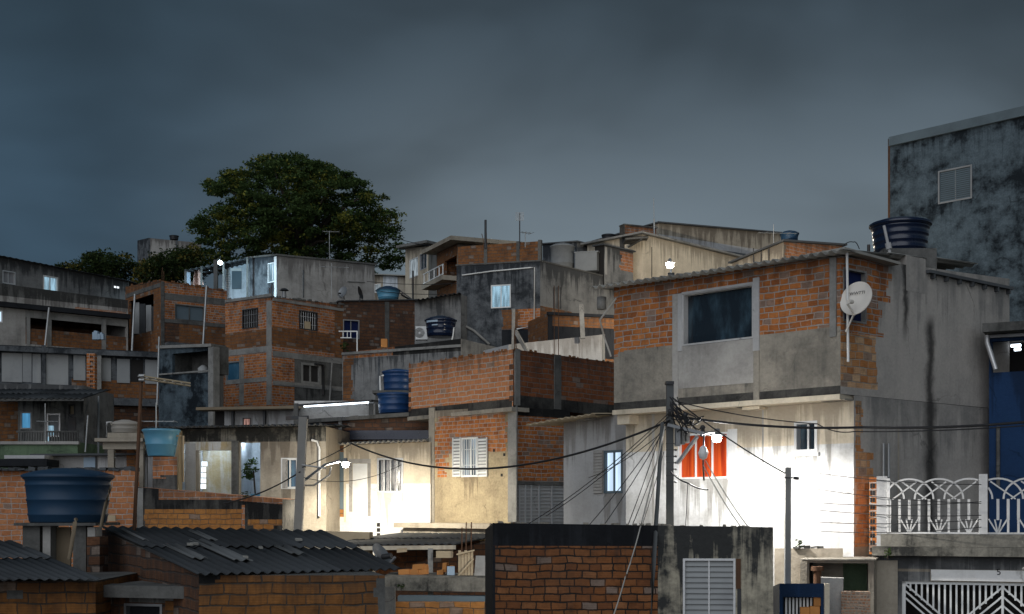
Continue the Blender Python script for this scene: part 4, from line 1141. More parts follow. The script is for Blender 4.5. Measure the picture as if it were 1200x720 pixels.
h.jag(1, (920, 284, 988, 312), 'brick_pink', .15, .1, 0); h.roof_slab('roofdark', .15, .08); h.done(['beige', 'beige'])
for x in (884, 893, 902): h.pipe(0, [(x, 291), (x, 320)], .025, 'darkmetal')
tank('small blue tank with a bent pipe on the brown house roof', 925, 271, 287, 57, 22, 'tank', 'same', .8, squat=.2)
antenna('spindly antenna with a long boom beside the small blue tank', 906.5, 263, 300, 55.8, 1.7, 5, 6, .35, r=.015, at=.72)
t = thing('mast', 'tall whip aerial above the brown brick tank room', 'mast', P(767, 280, 66.3)); mb = MB(); mb.tube([P(767, 285, 66.3), P(766.5, 257, 66.3)], .045, 6); mb.tube([P(766.5, 257, 66.3), P(766, 232, 66.3)], .02, 5); mb.build('rod', 'steel', t)

# ------------------------------------------------------------------ tall mouldy block at right
h = House('tall windowless-sided mouldy block with one louvred window at right', [(1040.5, 49), (1043, 46), (1275, 41)], [163, 163, 122], depth=7)
h.win(1, (1099.5, 197, 1139, 236), 'darkmetal', 'greymetal', 1, rec=.07, fw=.05, slats=15, slatmat='greyblue'); h.level(1, 1043, 1275, 161.5, .32, 'greyblue', 'top_band', .1)
h.patch(1, (1043, 300, 1275, 420), 'tower'); h.done(['brick_dark', 'tower'])

# ------------------------------------------------------------------ the big house
h = House('big three-faced house with raw brick top storey and overhanging render band', [(719.5, 26.7), (985, 23.0), (1183, 26.6)], [336, 300, 327], zb=10.12)
BIGH = h; wf, wr = h.w; ur_ = wr.u(1000.5)
zsp = 11.34
# jagged brick zone above the render band
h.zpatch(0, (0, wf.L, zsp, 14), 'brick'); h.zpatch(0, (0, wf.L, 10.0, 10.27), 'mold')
h.jag(0, (716, 405, 728, 418), 'brick', .15, 0, .2)
z = 13.2
h.jag(1, (985, 296, 1042, 350), 'brick', .145, 0, .12); h.jag(1, (985, 350, 1032, 392), 'brick', .145, 0, .1); h.jag(1, (985, 392, 1027, 456), 'brick_pale', .14, 0, .04)
M['bigside'] = streaked('big_side_render', (.46, .425, .385), (.20, .195, .185), ((wr.u(1090), .11, Z(372, 24.9), 0), (wr.u(1061), .07, 13.6, Z(395, 24))))
M['lowside'] = streaked('big_side_render_low', (.46, .425, .385), (.20, .195, .185), ((wr.u(1090) - ur_, .17, 12, 0),))
h.win(0, (800, 339, 883, 401), 'glass', 'greywhite', 0, rec=.13, fw=.03)
rr = wf.rect(800, 340, 883, 401); u0, u1, z0, z1 = rr
fm = MB()
for a, b, c, d in ((u0 - .10, u0 - .004, z0 - .1, z1 + .03), (u1 + .004, u1 + .14, z0 - .25, z1 + .12), (u0 - .004, u1 + .004, z1 + .005, z1 + .05)): fm.wbox(wf, a, b, c, d, -.1, .03)
fm.build('window_surround', 'greywhite', h.root)
pl = MB(); pl.wbox(wf, u0 - .1, u1 + .05, z0 - .85, z0 - .012, -.05, .012); pl.build('render_patch', 'greylight', h.root)
h.strip(0, (973, 302, 980.5, 395), 'concrete', 'column', .03); h.strip(0, (788.5, 345, 795, 480), 'greylight', 'column', .02)
h.strip(0, (883.5, 388, 890, 470), 'band', 'column', .02)
# side opening behind the dish
h.win(1, (988, 316, 1015, 378), 'voidblue', 'concrete', 0, rec=.08, fw=.03)
mb = MB(); mb.tube([wr.at(986, 295, .12), wr.at(987.5, 425, .12)], .024, 8); mb.build('downpipe', 'whiteplastic', h.root)
# floor slab that overhangs the lower storey
mb = MB(); n3 = Vector((wf.n.x, wf.n.y, 0)); d3 = Vector((wf.d.x, wf.d.y, 0))
mb.wbox(wf, -.02, wf.L + .0, 10.02, 10.117, -.9, .03); mb.build('slab', 'cream', h.root)
# roof sheets, wavy edge towards us
mb = MB(); e0 = wf.pt(-.38, wf.ztA - .03, .28); e1 = wf.pt(wf.L + .22, wf.ztB + .02, .28)
corr(mb, e0, e1 - e0, -n3 * 5.4 + Vector((0, 0, .5)), pitch=.2, amp=.034, jit=.02, th=.016, sheet_u=1.1); mb.build('roof', 'roof', h.root)
mb = MB(); mb.obox(wr.pt(-.15, wr.ztA + .06, .2), wr.pt(1.55, wr.ztA + .0, .2) - wr.pt(-.15, wr.ztA + .06, .2), Vector((-wr.n.x, -wr.n.y, 0)) * .9, (0, 0, .05)); mb.build('verge_sheet', 'roof', h.root)
mb = MB(); mb.wbox(wr, wr.u(1085), wr.L, wr.ztA + .0, wr.ztA + .06, -1.6, .1)
for k in range(7): u = wr.u(1090) + (wr.L - wr.u(1090)) * k / 6.3; mb.wbox(wr, u, u + .05, wr.ztA - .09, wr.ztA - .002, .002, .09)
mb.build('roof_edge', 'roofdark', h.root)
mb = MB(); mb.wbox(wr, wr.u(1062), wr.u(1084.5), wr.ztA - .4, wr.ztA + .27, -.5, .004); mb.build('parapet_block', 'bigside', h.root)
h.done(['band', 'bigside'])

# lower storey, set back under the slab
ur = wr.u(1000.5); pr = wr.pt(ur, 0); tmp = Wall(Vector((pr.x, pr.y)), Vector((pr.x - wf.d.x * 6, pr.y - wf.d.y * 6)), 0, 0); ul = tmp.u(733.5); plft = tmp.pt(ul, 0)
zt = 10.015
yy = lambda z, Y: YH - (z - ZC) * F / Y
pp = wr.pt(wr.L, 0)
h = House('white-rendered lower storey of the big house with an orange curtained window', [(733.5, plft.y), (1000.5, pr.y), (1183, 26.6)], [yy(zt, plft.y), yy(zt, pr.y), yy(10.11, 26.6)])
LOWH = h; lf, lr = h.w
lr.ztA = 10.115
h.zpatch(0, (0, lf.L, 9.25, 10.2), 'cream'); h.zpatch(0, (0, lf.L, 0, 9.25), 'white_wall')
h.win(0, (795, 508, 853.5, 561), 'orange', 'whitemetal', 2, rec=.06, fw=.032); h.win(0, (931, 494, 957.5, 530), 'glass', 'alu', 1, rec=.12, fw=.05, sill='white_wall')
h.strip(0, (853, 503, 864, 562), 'white_wall', 'frame_render', .012); h.strip(0, (764, 482, 767, 640), 'greylight', 'column', .006); h.strip(0, (893, 480, 895, 560), 'greylight', 'render_joint', .004)
for a, b, y0, y1, m in ((880, 900, 462, 481, 'cream'), (873.5, 880, 462, 479, 'concrete_dark'), (734, 748, 487, 498, 'cream'), (972, 1000, 456, 469, 'band')):
    r = lf.rect(a, y0, b, y1); mb = MB(); mb.wbox(lf, r[0], r[1], r[2], 10.012, -.01, .30); mb.build('bracket', m, h.root)
h.jag(1, (1003, 470, 1010, 530), 'brick_pale', .145, .02, .06); h.jag(1, (1003, 530, 1022, 560), 'brick_pale', .145, .03, .1); h.jag(1, (1003, 560, 1023, 642), 'brick_pale', .145, .04, .02); h.zpatch(1, (lr.u(1000.6), lr.u(1030), 3, Z(641, 23.3)), 'beige')
h.zpatch(1, (lr.u(1052), lr.u(1054), 7, 9.6), 'beige')
for x in (1030, 1036): h.pipe(1, [(x, 520), (x, 570)], .025, 'steel', .1)
h.done(['white_wall', 'lowside'])

# dish on the side wall
c = P(1004.5, 351, 22.85)
t, bowl, (dc, df, e1, e2) = dish('large cream satellite dish on a bracket before the dark blue opening', c, .325, (-.62, -.70, .32), 'dish', True, None)
mb = MB(); mb.tube([wr.at(983, 390, .15), c - e2 * .30 + df * .02, c - df * .05], .022, 6); mb.tube([c - df * .06, wr.at(1017, 353, .0)], .02, 6); mb.build('bracket', 'dish', t)
fc = bpy.data.curves.new('lettering', 'FONT'); fc.body = 'WWTTI'; fc.size = .085; fc.align_x = 'CENTER'; fc.extrude = .001; fc.materials.append(M['darkmetal'])
fo = text_mesh('lettering', fc); fo.parent = t
rt = Matrix((e1, e2, -df if False else e1.cross(e2))).transposed().to_4x4()
if rt.to_3x3().col[2].dot(df) < 0: rt = Matrix((-e1, e2, (-e1).cross(e2))).transposed().to_4x4()
fo.matrix_local = Matrix.Translation(c + df * .035 + e2 * .08 - LOC[t.name]) @ rt

tank('wide navy water tank on the roof corner of the big house', 1055, 257, 298, 25.5, 69, 'tanknavy', 'same', .84, squat=.16, ribs=4)
mb = MB(); mb.bx(X(1026, 25.5), X(1086, 25.5), 24.9, 26.1, Z(335, 25.5), Z(298.3, 25.5)); tag(mb.build('masonry_plinth', 'concrete_dark'), 'low rendered plinth under the wide navy tank', 'plinth')
mb = MB(); mb.tube([P(1036, 265, 24.6), P(1041, 288, 24.5), P(1044, 303, 24.5)], .03, 8); mb.tube([P(1040.5, 285, 24.5), P(1042, 292, 24.5)], .06, 8); tag(mb.build('pipe', 'greywhite'), 'pale filler pipe down the front of the wide navy tank', 'pipe')
mb = MB(); mb.tube([P(1018, 298, 24), P(1018, 287, 24)], .03, 6); tag(mb.build('stub_pipe', 'darkmetal'), 'short dark stub pipe left of the wide navy tank', 'pipe')
cable('bent thin wire curling above the roof corner by the navy tank', [(985, 292, 23), (1000, 284, 23.3), (1007, 292, 23.6)], -.05, .008, n=6)
lamp('bright street lamp behind the wavy roof edge of the big house', P(785, 309, 42), [P(786.5, 335, 41.7), P(786, 306, 41.8), P(785, 303.5, 42)], 'lampwarm', 8500, (1, .90, .74), radius=.15, spot=((.40, 1, .0), 84, .8), stray=1300, bs=1.7)
mb = MB(); mb.tube([P(787, 600, 41.7), P(786.5, 320, 41.7)], .11, 8); tag(mb.build('utility_pole', 'poledark'), 'pole hidden behind the big house holding the roof-edge lamp', 'pole')

# ------------------------------------------------------------------ grey-white house with the bright window
h = House('grey-white house with a bright two-pane window left of the white wall', [(660.5, 31.2), (738, 29.2)], [495, 484], depth=2.6)
o = h.win(0, (708, 528, 729.5, 578), 'litwhite', 'greyblue', 1, rec=.05, fw=.05)
w0 = h.w[0]; r = w0.rect(696, 528, 707.6, 578); mb = MB(); mb.wbox(w0, r[0], r[1], r[2], r[3], .003, .02)
for k in range(14):
    q = (r[3] - r[2]) / 14; zz = r[2] + q * k; mb.face([w0.pt(r[0] + .02, zz, .05), w0.pt(r[1] - .02, zz, .05), w0.pt(r[1] - .02, zz + q * .9, .022), w0.pt(r[0] + .02, zz + q * .9, .022)])
mb.build('shutter', 'greylight', o)
mb = MB(); a, b = w0.pt(-.75, w0.ztA - .05, .55), w0.pt(w0.L * .78, w0.ztB - .0, .55); corr(mb, a, b - a, Vector((-w0.n.x, -w0.n.y, 0)) * 2.6 + Vector((0, 0, .12)), pitch=.25, amp=.02, th=.03); mb.build('awning', 'woodpale', h.root)
mb = MB(); mb.wbox(w0, w0.u(688), w0.u(702), Z(492, 30), Z(489, 30), .05, .3); mb.build('bracket', 'greylight', h.root)
h.done(['greywhite'])

# ------------------------------------------------------------------ blue house at right
h = House('blue painted house with a dark open porch at the right edge', [(1159, 25.6), (1300, 24.6)], [391, 386], depth=3)
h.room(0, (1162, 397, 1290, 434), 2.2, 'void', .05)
h.level(0, 1155, 1300, 383, .17, 'concrete_dark', 'roof_edge', .5, back=-.2); h.level(0, 1160, 1300, 393.5, .06, 'greymetal', 'gutter', .1)
h.pipe(0, [(1158, 394), (1158, 403), (1168, 434)], .05, 'alu', .15); h.pipe(0, [(1170, 500), (1170, 570)], .04, 'concrete_dark', .04)
mb = MB(); w0 = h.w[0]
for y, a, b in ((405.5, 1185, 1196), (410, 1189, 1196)): mb.tube([P(a, y, 26.6), P(b, y - .7, 26.6)], .03, 8)
mb.build('tube_lamp', 'tube', h.root); h.done(['bluewall'])

# ------------------------------------------------------------------ balcony house, bottom right
h = House('house with a white arched balustrade above a white barred gate', [(1031, 22.5), (1300, 21.3)], [651, 655], depth=1.0)
w0 = h.w[0]; zs_ = h.w[0].ztA
h.patch(0, (1052, 670, 1090, 760), 'grey'); h.patch(0, (1020, 640, 1300, 668), 'grey')  # grey shadow below the balcony, painted on as wall patches
mb = MB(); mb.wbox(w0, -.12, w0.L, zs_ + .004, zs_ + .16, -.95, .22); mb.build('slab', 'moldlight', h.root)
mb = MB(); mb.wbox(w0, .02, w0.L, zs_ + .163, zs_ + .38, -.02, .13); mb.build('curb', 'moldlight', h.root)
bal = MB(); zb0 = zs_ + .384; zt0 = zb0 + .965
def wb(u0, u1, z0, z1, o0=.02, o1=.10): bal.wbox(w0, u0, u1, z0, z1, o0, o1)
def rod(a, b, wd=.036):
    d = Vector((b[0] - a[0], b[1] - a[1])).normalized(); n_ = Vector((-d.y, d.x)) * wd / 2
    A_, B_ = Vector(a), Vector(b); o_ = w0.pt(A_.x - n_.x, A_.y - n_.y, .03)
    bal.obox(o_, w0.pt(B_.x - n_.x, B_.y - n_.y, .03) - o_, w0.pt(A_.x + n_.x, A_.y + n_.y, .03) - o_, w0.pt(A_.x - n_.x, A_.y - n_.y, .085) - o_)
us = w0.u(1040); per = .488
wb(us, w0.L, zb0, zb0 + .03)
segs = [(us, w0.u(1147)), (w0.u(1157), w0.L - .1)]
for (a, b), off in zip(segs, (-.12, -.32)):
    k = 0
    while a + off + per * k < b + .3:
        cx = a + off + per * k; pts = []
        for q in range(17):
            th = math.pi * q / 16; pts.append((cx + .40 * math.cos(th), zb0 + .60 + .35 * math.sin(th)))
        for p, q in zip(pts, pts[1:]):
            if a - .01 <= p[0] <= b + .01 and a - .01 <= q[0] <= b + .01: rod(p, q, .030)
        for s in (-1, 1):
            for (p, q) in (((cx - s * .28, zb0 + .60), (cx + s * .12, zb0 + .90)), ((cx, zb0 + .0), (cx + s * .15, zb0 + .26)), ((cx, zb0 + .0), (cx + s * .05, zb0 + .25))):
                if a <= p[0] <= b and a <= q[0] <= b: rod(p, q, .024)
        for q in range(3):
            x = cx + (q - 1) * per / 3
            if a + .02 < x < b - .02:
                rod((x, zb0 + .24), (x, zb0 + .60), .045)
                if q != 1: rod((x, zb0), (x, zb0 + .24), .036)
        k += 1
rod((us + .02, zb0), (us + .02, zt0), .05)
bo = bal.build('balustrade', 'white_new', h.root)
pm = MB(); pm.wbox(w0, w0.u(1147), w0.u(1157), zb0, zt0 + .06, .0, .14); pm.build('post', 'white_new', bo)
pm = MB(); pm.wbox(w0, w0.u(1027.5), w0.u(1040), zs_ + .165, zt0 + .04, -.9, .06); pm.build('end_wall', 'greywhite', h.root)
pm = MB(); a = w0.pt(w0.u(1027.5) - .01, zs_ + .0, .0)
pm.wbox(w0, w0.u(1018.5), w0.u(1027.2), zs_ + .02, zt0 + .02, -.9, -.0)
for k in range(10):
    for q in (.28, .64): 
        ua, ub = w0.u(1018.5), w0.u(1027.2); zz = zs_ + .06 + k * .125
        pm.wbox(w0, ua + (ub - ua) * (q - .14), ua + (ub - ua) * (q + .14), zz, zz + .075, .0, .006, 1)
pm.build('hollow_block_edge', ['brick', 'void'], h.root)
mb = MB(); r = w0.rect(1091, 669, 1300, 682); mb.wbox(w0, r[0], r[1], r[2], r[3], -.02, .03); lint = mb.build('lintel', 'white_new', h.root)
fc = bpy.data.curves.new('house_number', 'FONT'); fc.body = '5'; fc.size = .15; fc.extrude = .002; fc.materials.append(M['blackpaint'])
fo = text_mesh('house_number', fc); fo.parent = h.root
p = w0.at(1168, 674, .036); fo.location = p - LOC[h.root.name]; fo.rotation_euler = (R(90), R(-8), math.atan2(w0.d.y, w0.d.x))
g = MB(); r = w0.rect(1057, 683, 1290, 790); w0.holes.append((r, .3)); u0, u1, z0, z1 = r
for q in ((u0, u0 + .06, z0, z1), (u0, u1, z1 - .05, z1)): g.wbox(w0, q[0], q[1], q[2], q[3], -.1, -.04)
go = g.build('gate', 'whitemetal', h.root)
gb = MB(); x = u0 + .14; uc = w0.u(1175)
while x < u1:
    dd = abs(x - uc); lo = z1 - .1 - dd * 1.0 if dd < .55 else z0
    lo = max(lo, z1 - .05 - (x - u0) * .85) if x < u0 + .7 else lo
    lo = lo if lo < z1 - .07 else z1 - .07
    gb.wbox(w0, x - .016, x + .016, lo, z1 - .05, -.08, -.05); x += .095
for s, k in ((1, 0), (-1, 0)):
    for q in (0, .12, .24): 
        a, b = (uc, z1 - .08 - q * 1.3), (uc + s * .95, z1 - .08 - q * 1.3 - .85)
        gb.beam(w0.pt(a[0], a[1], -.065), w0.pt(b[0], b[1], -.065), .035, .03)
for q in (0, .12, .24): gb.beam(w0.pt(u0 + .06, z1 - .06 - q, -.065), w0.pt(u0 + .9, z1 - .06 - q - .75, -.065), .035, .03)
gb.wbox(w0, uc - .02, uc + .02, z0, z1 - .05, -.09, -.04); gb.build('bars', 'whitemetal', go)
bk = MB(); bk.wbox(w0, u0, u1, z0, z1, -.9, -.85); bk.build('inner_wall', 'void', h.root)
h.done(['beige'])
mb = MB(); mb.lathe(P(1200, 668, 21.6), [(.001, 0), (.02, 0), (.03, .03), (.001, .05)], 10); mb.build('lintel_lamp', 'greylight', h.root)

# corner yard between the dark house and the balcony house
mb, w = wall_box('x', 908, 22.9, 988, 22.7, 643, 643, 760, 'beige', .2); tag(mb.build('yard_wall', 'beige'), 'low beige yard wall at the foot of the white wall', 'wall')
mb = MB()
for k, x in enumerate((930, 936, 943, 951, 958)): mb.obox(P(x, 643, 22.8), (.11, .03 * (k % 3 - 1), .02 * (k % 2)), (0, .06, 0), (0, 0, .03 + .012 * (k % 3)))
tag(mb.build('broken_tiles', 'concrete_dark'), 'row of broken tiles lying along the beige yard wall', 'tiles')
h = House('small cement outhouse with a wide dark opening', [(940, 22.1), (1024, 21.7)], [657, 657], depth=1.2)
h.room(0, (948, 660, 1017.5, 694), 1.0, 'blackpaint', .02, 'green', up=.0); h.roof_slab('band', .03, .02); h.strip(0, (938, 658, 946, 700), 'beige', 'column', .03); h.done(['beige'])
mb, w = wall_box('x', 962, 21.2, 988, 21.1, 677, 678, 780, 'greylight', .25); tag(mb.build('gate_pier', 'greylight'), 'plain grey pier standing before the dark opening', 'pier')
mb, w = wall_box('x', 986, 21.0, 1020, 20.9, 693, 694, 780, 'pebble', .2); tag(mb.build('pebble_wall', 'pebble'), 'low wall of rusty pebbledash by the outhouse', 'wall')
mb, w = wall_box('x', 1019.5, 22.4, 1052, 22.35, 657, 657, 790, 'beige', .3); tag(mb.build('corner_pier', 'beige'), 'rendered corner pier below the hollow block edge', 'pier')
h = House('little blue hutch with slatted front and orange blocks inside', [(904, 21.4), (913.5, 20.4), (966, 20.3)], [688, 684, 684], depth=1)
r = h.room(1, (918, 700, 962, 790), .5, 'bluewall', .0, 'void', up=0)
mb = MB(); w1 = h.w[1]
for k in range(8):
    u = w1.u(921 + k * 4.2); mb.wbox(w1, u, u + .03, r[2], r[3] - .02, -.18, -.15)
mb.build('slats', 'whitemetal', h.root)
mb = MB()
for a, b, y0, y1 in ((938, 949, 712, 730), (949.5, 961, 711, 730), (954, 962, 700, 710.5)): q = w1.rect(a, y0, b, y1); mb.wbox(w1, q[0], q[1], q[2], q[3], -.14, -.03)
mb.build('stacked_blocks', 'orangeblock', h.root)
h.done(['blackpaint', 'bluewall'], cap='bluewall')
mb = MB(); mb.beam(P(968.5, 780, 20.3), P(968.5, 684, 20.3), .08, .08); tag(mb.build('post', 'cream'), 'cream square post against the blue hutch', 'post')
mb = MB(); mb.tube([P(958, 690, 21.9), P(958, 668, 21.9)], .07, 10); mb.tube([P(958, 669, 21.9), P(958, 664, 21.9)], .11, 10); tag(mb.build('clay_pipe', 'rust'), 'rusty pipe stub with a collar by the dark opening', 'pipe')

# ------------------------------------------------------------------ dark house in the centre foreground
h = House('dark brick and render house with a black top band in the foreground', [(568.5, 21.8), (577.5, 20.0), (906, 19.6)], [621, 613, 618])
w1 = h.w[1]
h.jag(1, (577.5, 620, 771, 641), 'blackpaint', .05, 0, .02); h.patch(1, (577.5, 640, 771, 800), 'brick_fore'); h.patch(1, (577.5, 608, 771, 622), 'blackpaint'); h.patch(1, (577.5, 640, 580.5, 800), 'blackpaint')
h.win(1, (800.5, 655, 861.5, 800), 'greymetal', 'alu', 1, rec=.05, fw=.03, slats=22, slatmat='board', name='door')
h.strip(1, (862.5, 655, 868, 690), 'rust', 'broken_edge', .02); h.strip(1, (864, 690, 868.5, 800), 'darkmetal', 'jamb', .012)
mb = MB()
for k in range(34):
    u = random.uniform(.05, w1.L - .3); s = random.uniform(.03, .1); mb.obox(w1.pt(u, w1.top(u) - .004, -.12), (s, random.uniform(-.02, .02), 0), (0, .09, 0), (random.uniform(-.01, .01), 0, random.uniform(.01, .035)))
tag(mb.build('mortar_lumps', 'band', h.root), kind='stuff')
h.done(['blackpaint', 'f5wall'], cap='blackpaint')

# ------------------------------------------------------------------ cream house with its lamp, plaster house with open rooms
h = House('cream house with a grey door and a four-pane window under a wavy roof edge', [(374, 38.9), (504.5, 38.45)], [523, 518], depth=3)
CRM = h; w0 = h.w[0]
h.patch(0, (374, 518, 403, 610), 'brick_dark'); h.patch(0, (374, 594, 402, 606), 'brick_low'); h.patch(0, (374, 606, 420, 640), 'white_new'); h.patch(0, (403, 567, 505, 650), 'white_new')
o = h.win(0, (442, 537, 472.5, 577.5), 'glass', 'greymetal', 3, rec=.09, fw=.055); r = w0.rect(442, 537, 472.5, 577.5)
mb = MB()
for k in range(4):
    q = (r[1] - r[0]) / 4; a0 = r[0] + q * k + (.06 if k % 2 else .10); pts = [(a0 + .018 * i, -.082 + .012 * math.sin(i * 1.7 + k)) for i in range(6)]
    mb.grid([[w0.pt(u, r[2] + .06, o_) for u, o_ in pts], [w0.pt(u + .02 * (k % 2), r[3] - .06, o_) for u, o_ in pts]])
mb.build('curtain', 'curtain', o)
h.strip(0, (409, 538, 434.5, 543), 'greylight', 'door_frame', .01); h.strip(0, (409, 543, 413, 600), 'greylight', 'door_frame', .01); h.strip(0, (431, 543, 434.5, 605), 'greylight', 'door_frame', .01)
h.strip(0, (413.5, 543.5, 430.5, 620), 'whitemetal', 'door', .006); h.strip(0, (397, 530, 403, 597), 'greyblue', 'shutter', .03)
for y in (613, 619, 625): h.strip(0, (441.5, y, 445.5, y + 4.5), 'void', 'vent_block', .004)
h.strip(0, (403, 520, 405.5, 612), 'cream', 'corner_trim', .02)
mb = MB(); a, b = w0.pt(-.0, w0.ztA + .02, .25), w0.pt(w0.L - .08, w0.ztB + .03, .25); corr(mb, a, b - a, Vector((-w0.n.x, -w0.n.y, 0)) * 2.9 + Vector((0, 0, .2)), pitch=.155, amp=.03, th=.014); mb.build('roof', 'roof', h.root)
h.done(['cream'])

h = House('plaster house with two open rooms and a mossy concrete band', [(181, 37.8), (382, 37.2)], [504, 500], depth=3.4)
w0 = h.w[0]
h.patch(0, (181, 500, 382, 518), 'moldlight'); h.patch(0, (181, 518, 272, 528), 'ochre')
r1 = h.room(0, (233, 528, 271, 620), 1.3, 'paleroom', .05, 'ochre', up=.3, left=.36); r2 = h.room(0, (281, 519, 305, 620), 1.6, 'paleroom', .02, up=.3, left=.17); r3 = h.room(0, (183, 520, 217, 620), 1.2, 'paleroom', .02, up=.3, left=.4)
h.strip(0, (272.5, 517, 280, 600), 'concrete_dark', 'column', .1); h.strip(0, (218, 520, 229.5, 600), 'greywhite', 'door', .04)
h.strip(0, (209.5, 505, 213.5, 600), 'woodpale', 'post', .3)
h.win(0, (329.5, 537, 349.5, 573), 'glassblue', 'whitemetal', 1, rec=.06, fw=.06); h.strip(0, (331, 538, 337, 572.5), 'greylight', 'shutter', .03)
h.pipe(0, [(366, 516), (373, 518), (375, 526), (375, 605)], .04, 'whiteplastic', .08)
mb = MB(); a, b = w0.pt(-.1, w0.ztA + .03, .45), w0.pt(w0.L + .1, w0.ztB + .03, .45); corr(mb, a, b - a, Vector((-w0.n.x, -w0.n.y, 0)) * 3.2 + Vector((0, 0, .15)), pitch=.18, amp=.03); mb.build('roof', 'roofdark', h.root)
mb = MB()
for k in range(5): mb.bx(X(235.5 + .3 * k, 38.6), X(241.5 + (1.5 if k == 4 else 0), 38.6), 38.55, 38.6, Z(573 - k * 6.6, 38.6), Z(567.6 - k * 6.6, 38.6))
mb.bx(X(281, 38.6), X(285, 38.6), 38.5, 38.56, Z(545, 38.6), Z(539, 38.6)); mb.build('vent_block', 'litblock', h.root)
def room_bulb(x, y, Y, pw):
    mb = MB(); mb.lathe(P(x, y, Y), [(.001, -.05), (.045, -.02), (.03, .04), (.001, .05)], 10); mb.build('bulb', 'led', h.root); bulb_light(P(x, y + 5, Y), pw, (.72, .86, 1), h.root, .08)
room_bulb(250, 521, 38.3, 11); room_bulb(291, 513, 38.3, 10); room_bulb(196, 513, 38.3, 7)
h.done(['beige'])
t = thing('potted_plant', 'dark leafy plant standing in the open white room', 'plant', P(300, 590, 37.9))
mb = MB()
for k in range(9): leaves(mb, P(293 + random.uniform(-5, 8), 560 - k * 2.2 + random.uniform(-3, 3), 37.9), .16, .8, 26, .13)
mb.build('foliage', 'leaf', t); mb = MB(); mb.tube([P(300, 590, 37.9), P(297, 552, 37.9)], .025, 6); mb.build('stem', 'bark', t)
mb = MB(); mb.lathe(LOC[t.name], [(.001, 0), (.12, 0), (.17, .28), (.001, .26)], 12); mb.build('pot', 'tanklight', t)

# brick walls at left
mb, w = wall_box('x', -60, 35.6, 160, 35.2, 549, 551, 700, 'brick_pink', .2); tag(mb.build('brick_wall', 'brick_pink'), 'long salmon brick wall behind the big blue tank', 'wall')
mb = MB()
for k in range(26):
    x = -20 + k * 6.9 + random.uniform(-2, 2); mb.obox(P(x, 551.5, 35.2), (.19, random.uniform(-.05, .05), random.uniform(-.03, .03)), (0, .3, 0), (0, 0, random.uniform(.03, .12)))
tag(mb.build('roof_scraps', 'roofdark'), 'dark roofing scraps laid along the salmon brick wall', 'scraps')
h = House('brick wall house side with a black mould band and brick coping', [(161, 34.9), (331, 34.2)], [571, 585], depth=1.2)
for x in range(161, 331, 5): h.patch(0, (x, 577.5 + (x - 161) * .082, min(x + 5, 331), 700), 'mold')
h.jag(0, (170, 597, 283, 700), 'brick_low', .155, .04, .04); h.jag(0, (297, 609, 326, 700), 'brick_low', .155, .3, .12); h.strip(0, (283.5, 592, 287, 640), 'brick_pink', 'brick_edge', .012)
h.strip(0, (161, 572, 168, 640), 'concrete', 'column', .02); 
h.done(['brick_pink'], back='mold', cap='brick_pink')
mb = MB(); mb.bx(X(127, 35), X(136, 35), 34.95, 35.0, Z(611, 35), Z(604, 35)); tag(mb.build('meter_box', 'woodpale'), 'small pale box on the salmon wall right of the big tank', 'box')
h = House('low pale shed with a dark roof edge behind the salmon wall', [(52, 38.6), (172, 38)], [535, 534], depth=2.2)
h.patch(0, (98, 536, 113, 570), 'bluecloth'); h.strip(0, (112, 535, 114, 570), 'darkmetal', 'post', .03); h.roof_slab('roofdark', .3, .06)
h.strip(0, (152, 520, 162, 570), 'brick_dark', 'pier', .2); h.done(['greywhite'])
mb = MB(); mb.bx(X(8, 38), X(55, 38), 37.8, 39, Z(538, 38), Z(534, 38)); mb.bx(X(-10, 38), X(62, 38), 37.5, 39.5, Z(547, 38), Z(539, 38), 1)
tag(mb.build('roof_slab', ['greywhite', 'blackpaint']), 'dark slab with a white strip below the green balcony', 'slab')
tank('squat grey-beige water tank with a raised lid on a concrete slab', 147, 492.5, 508, 37, 33, 'tankgrey', 'same', .95, squat=.28, ribs=1)
t = thing('tank_stand', 'concrete slab on posts under the squat beige tank', 'tank stand', P(147, 570, 37))
mb = MB(); mb.bx(X(116, 36.6), X(172, 36.6), 36.2, 38, Z(518.5, 36.6), Z(514.5, 36.6)); mb.bx(X(131, 36.8), X(168, 36.8), 36.4, 37.6, Z(514.3, 36.8), Z(508.4, 36.8)); mb.build('slab', 'beige', t)
mb = MB(); mb.bx(X(123, 36.6), X(170, 36.6), 36.4, 36.6, Z(527, 36.6), Z(518.6, 36.6)); mb.build('beam', 'beige', t)
for x in (128.5, 163):
    mb = MB(); mb.bx(X(x, 36.6), X(x + 7, 36.6), 36.42, 36.58, Z(575, 36.6), Z(527.1, 36.6)); mb.build('post', 'beige', t)
mb = MB(); mb.tube([P(125, 512, 36.5), P(125, 495, 36.5), P(131, 495, 36.8)], .025, 6); mb.build('pipe', 'whiteplastic', t)
t = tank('open light blue tank tapering downward on a brick pier', 189, 503.5, 535, 36.1, 43, 'tanklight', 'tanklight', .72, squat=.03, ribs=1)
h = House('brick pier with a rendered foot under the light blue tank', [(172, 36.8), (179, 35.6), (207.5, 35.5)], [535.6, 535.4, 535.4], depth=1, name='brick_pier', cat='pier')
h.jag(1, (179, 535, 208, 557), 'brick_pink', .13, 0, 0); h.jag(1, (179, 557, 190, 561), 'brick_pink', .07, 0, .2); h.done(['greywhite', 'concrete_dark'])
mb = MB(); mb.tube([P(205, 511, 36), P(214.5, 511, 36), P(214.5, 565, 36)], .035, 8); tag(mb.build('pipe', 'woodpale'), 'pale pipe dropping from the light blue tank', 'pipe')
t = thing('antenna', 'rusty mast with a long double boom antenna at left', 'antenna', P(160, 690, 20.5))
mb = MB(); mb.tube([P(154, 687, 20.3), P(166, 440, 20.9)], .03, 7); mb.build('mast', 'rust', t)
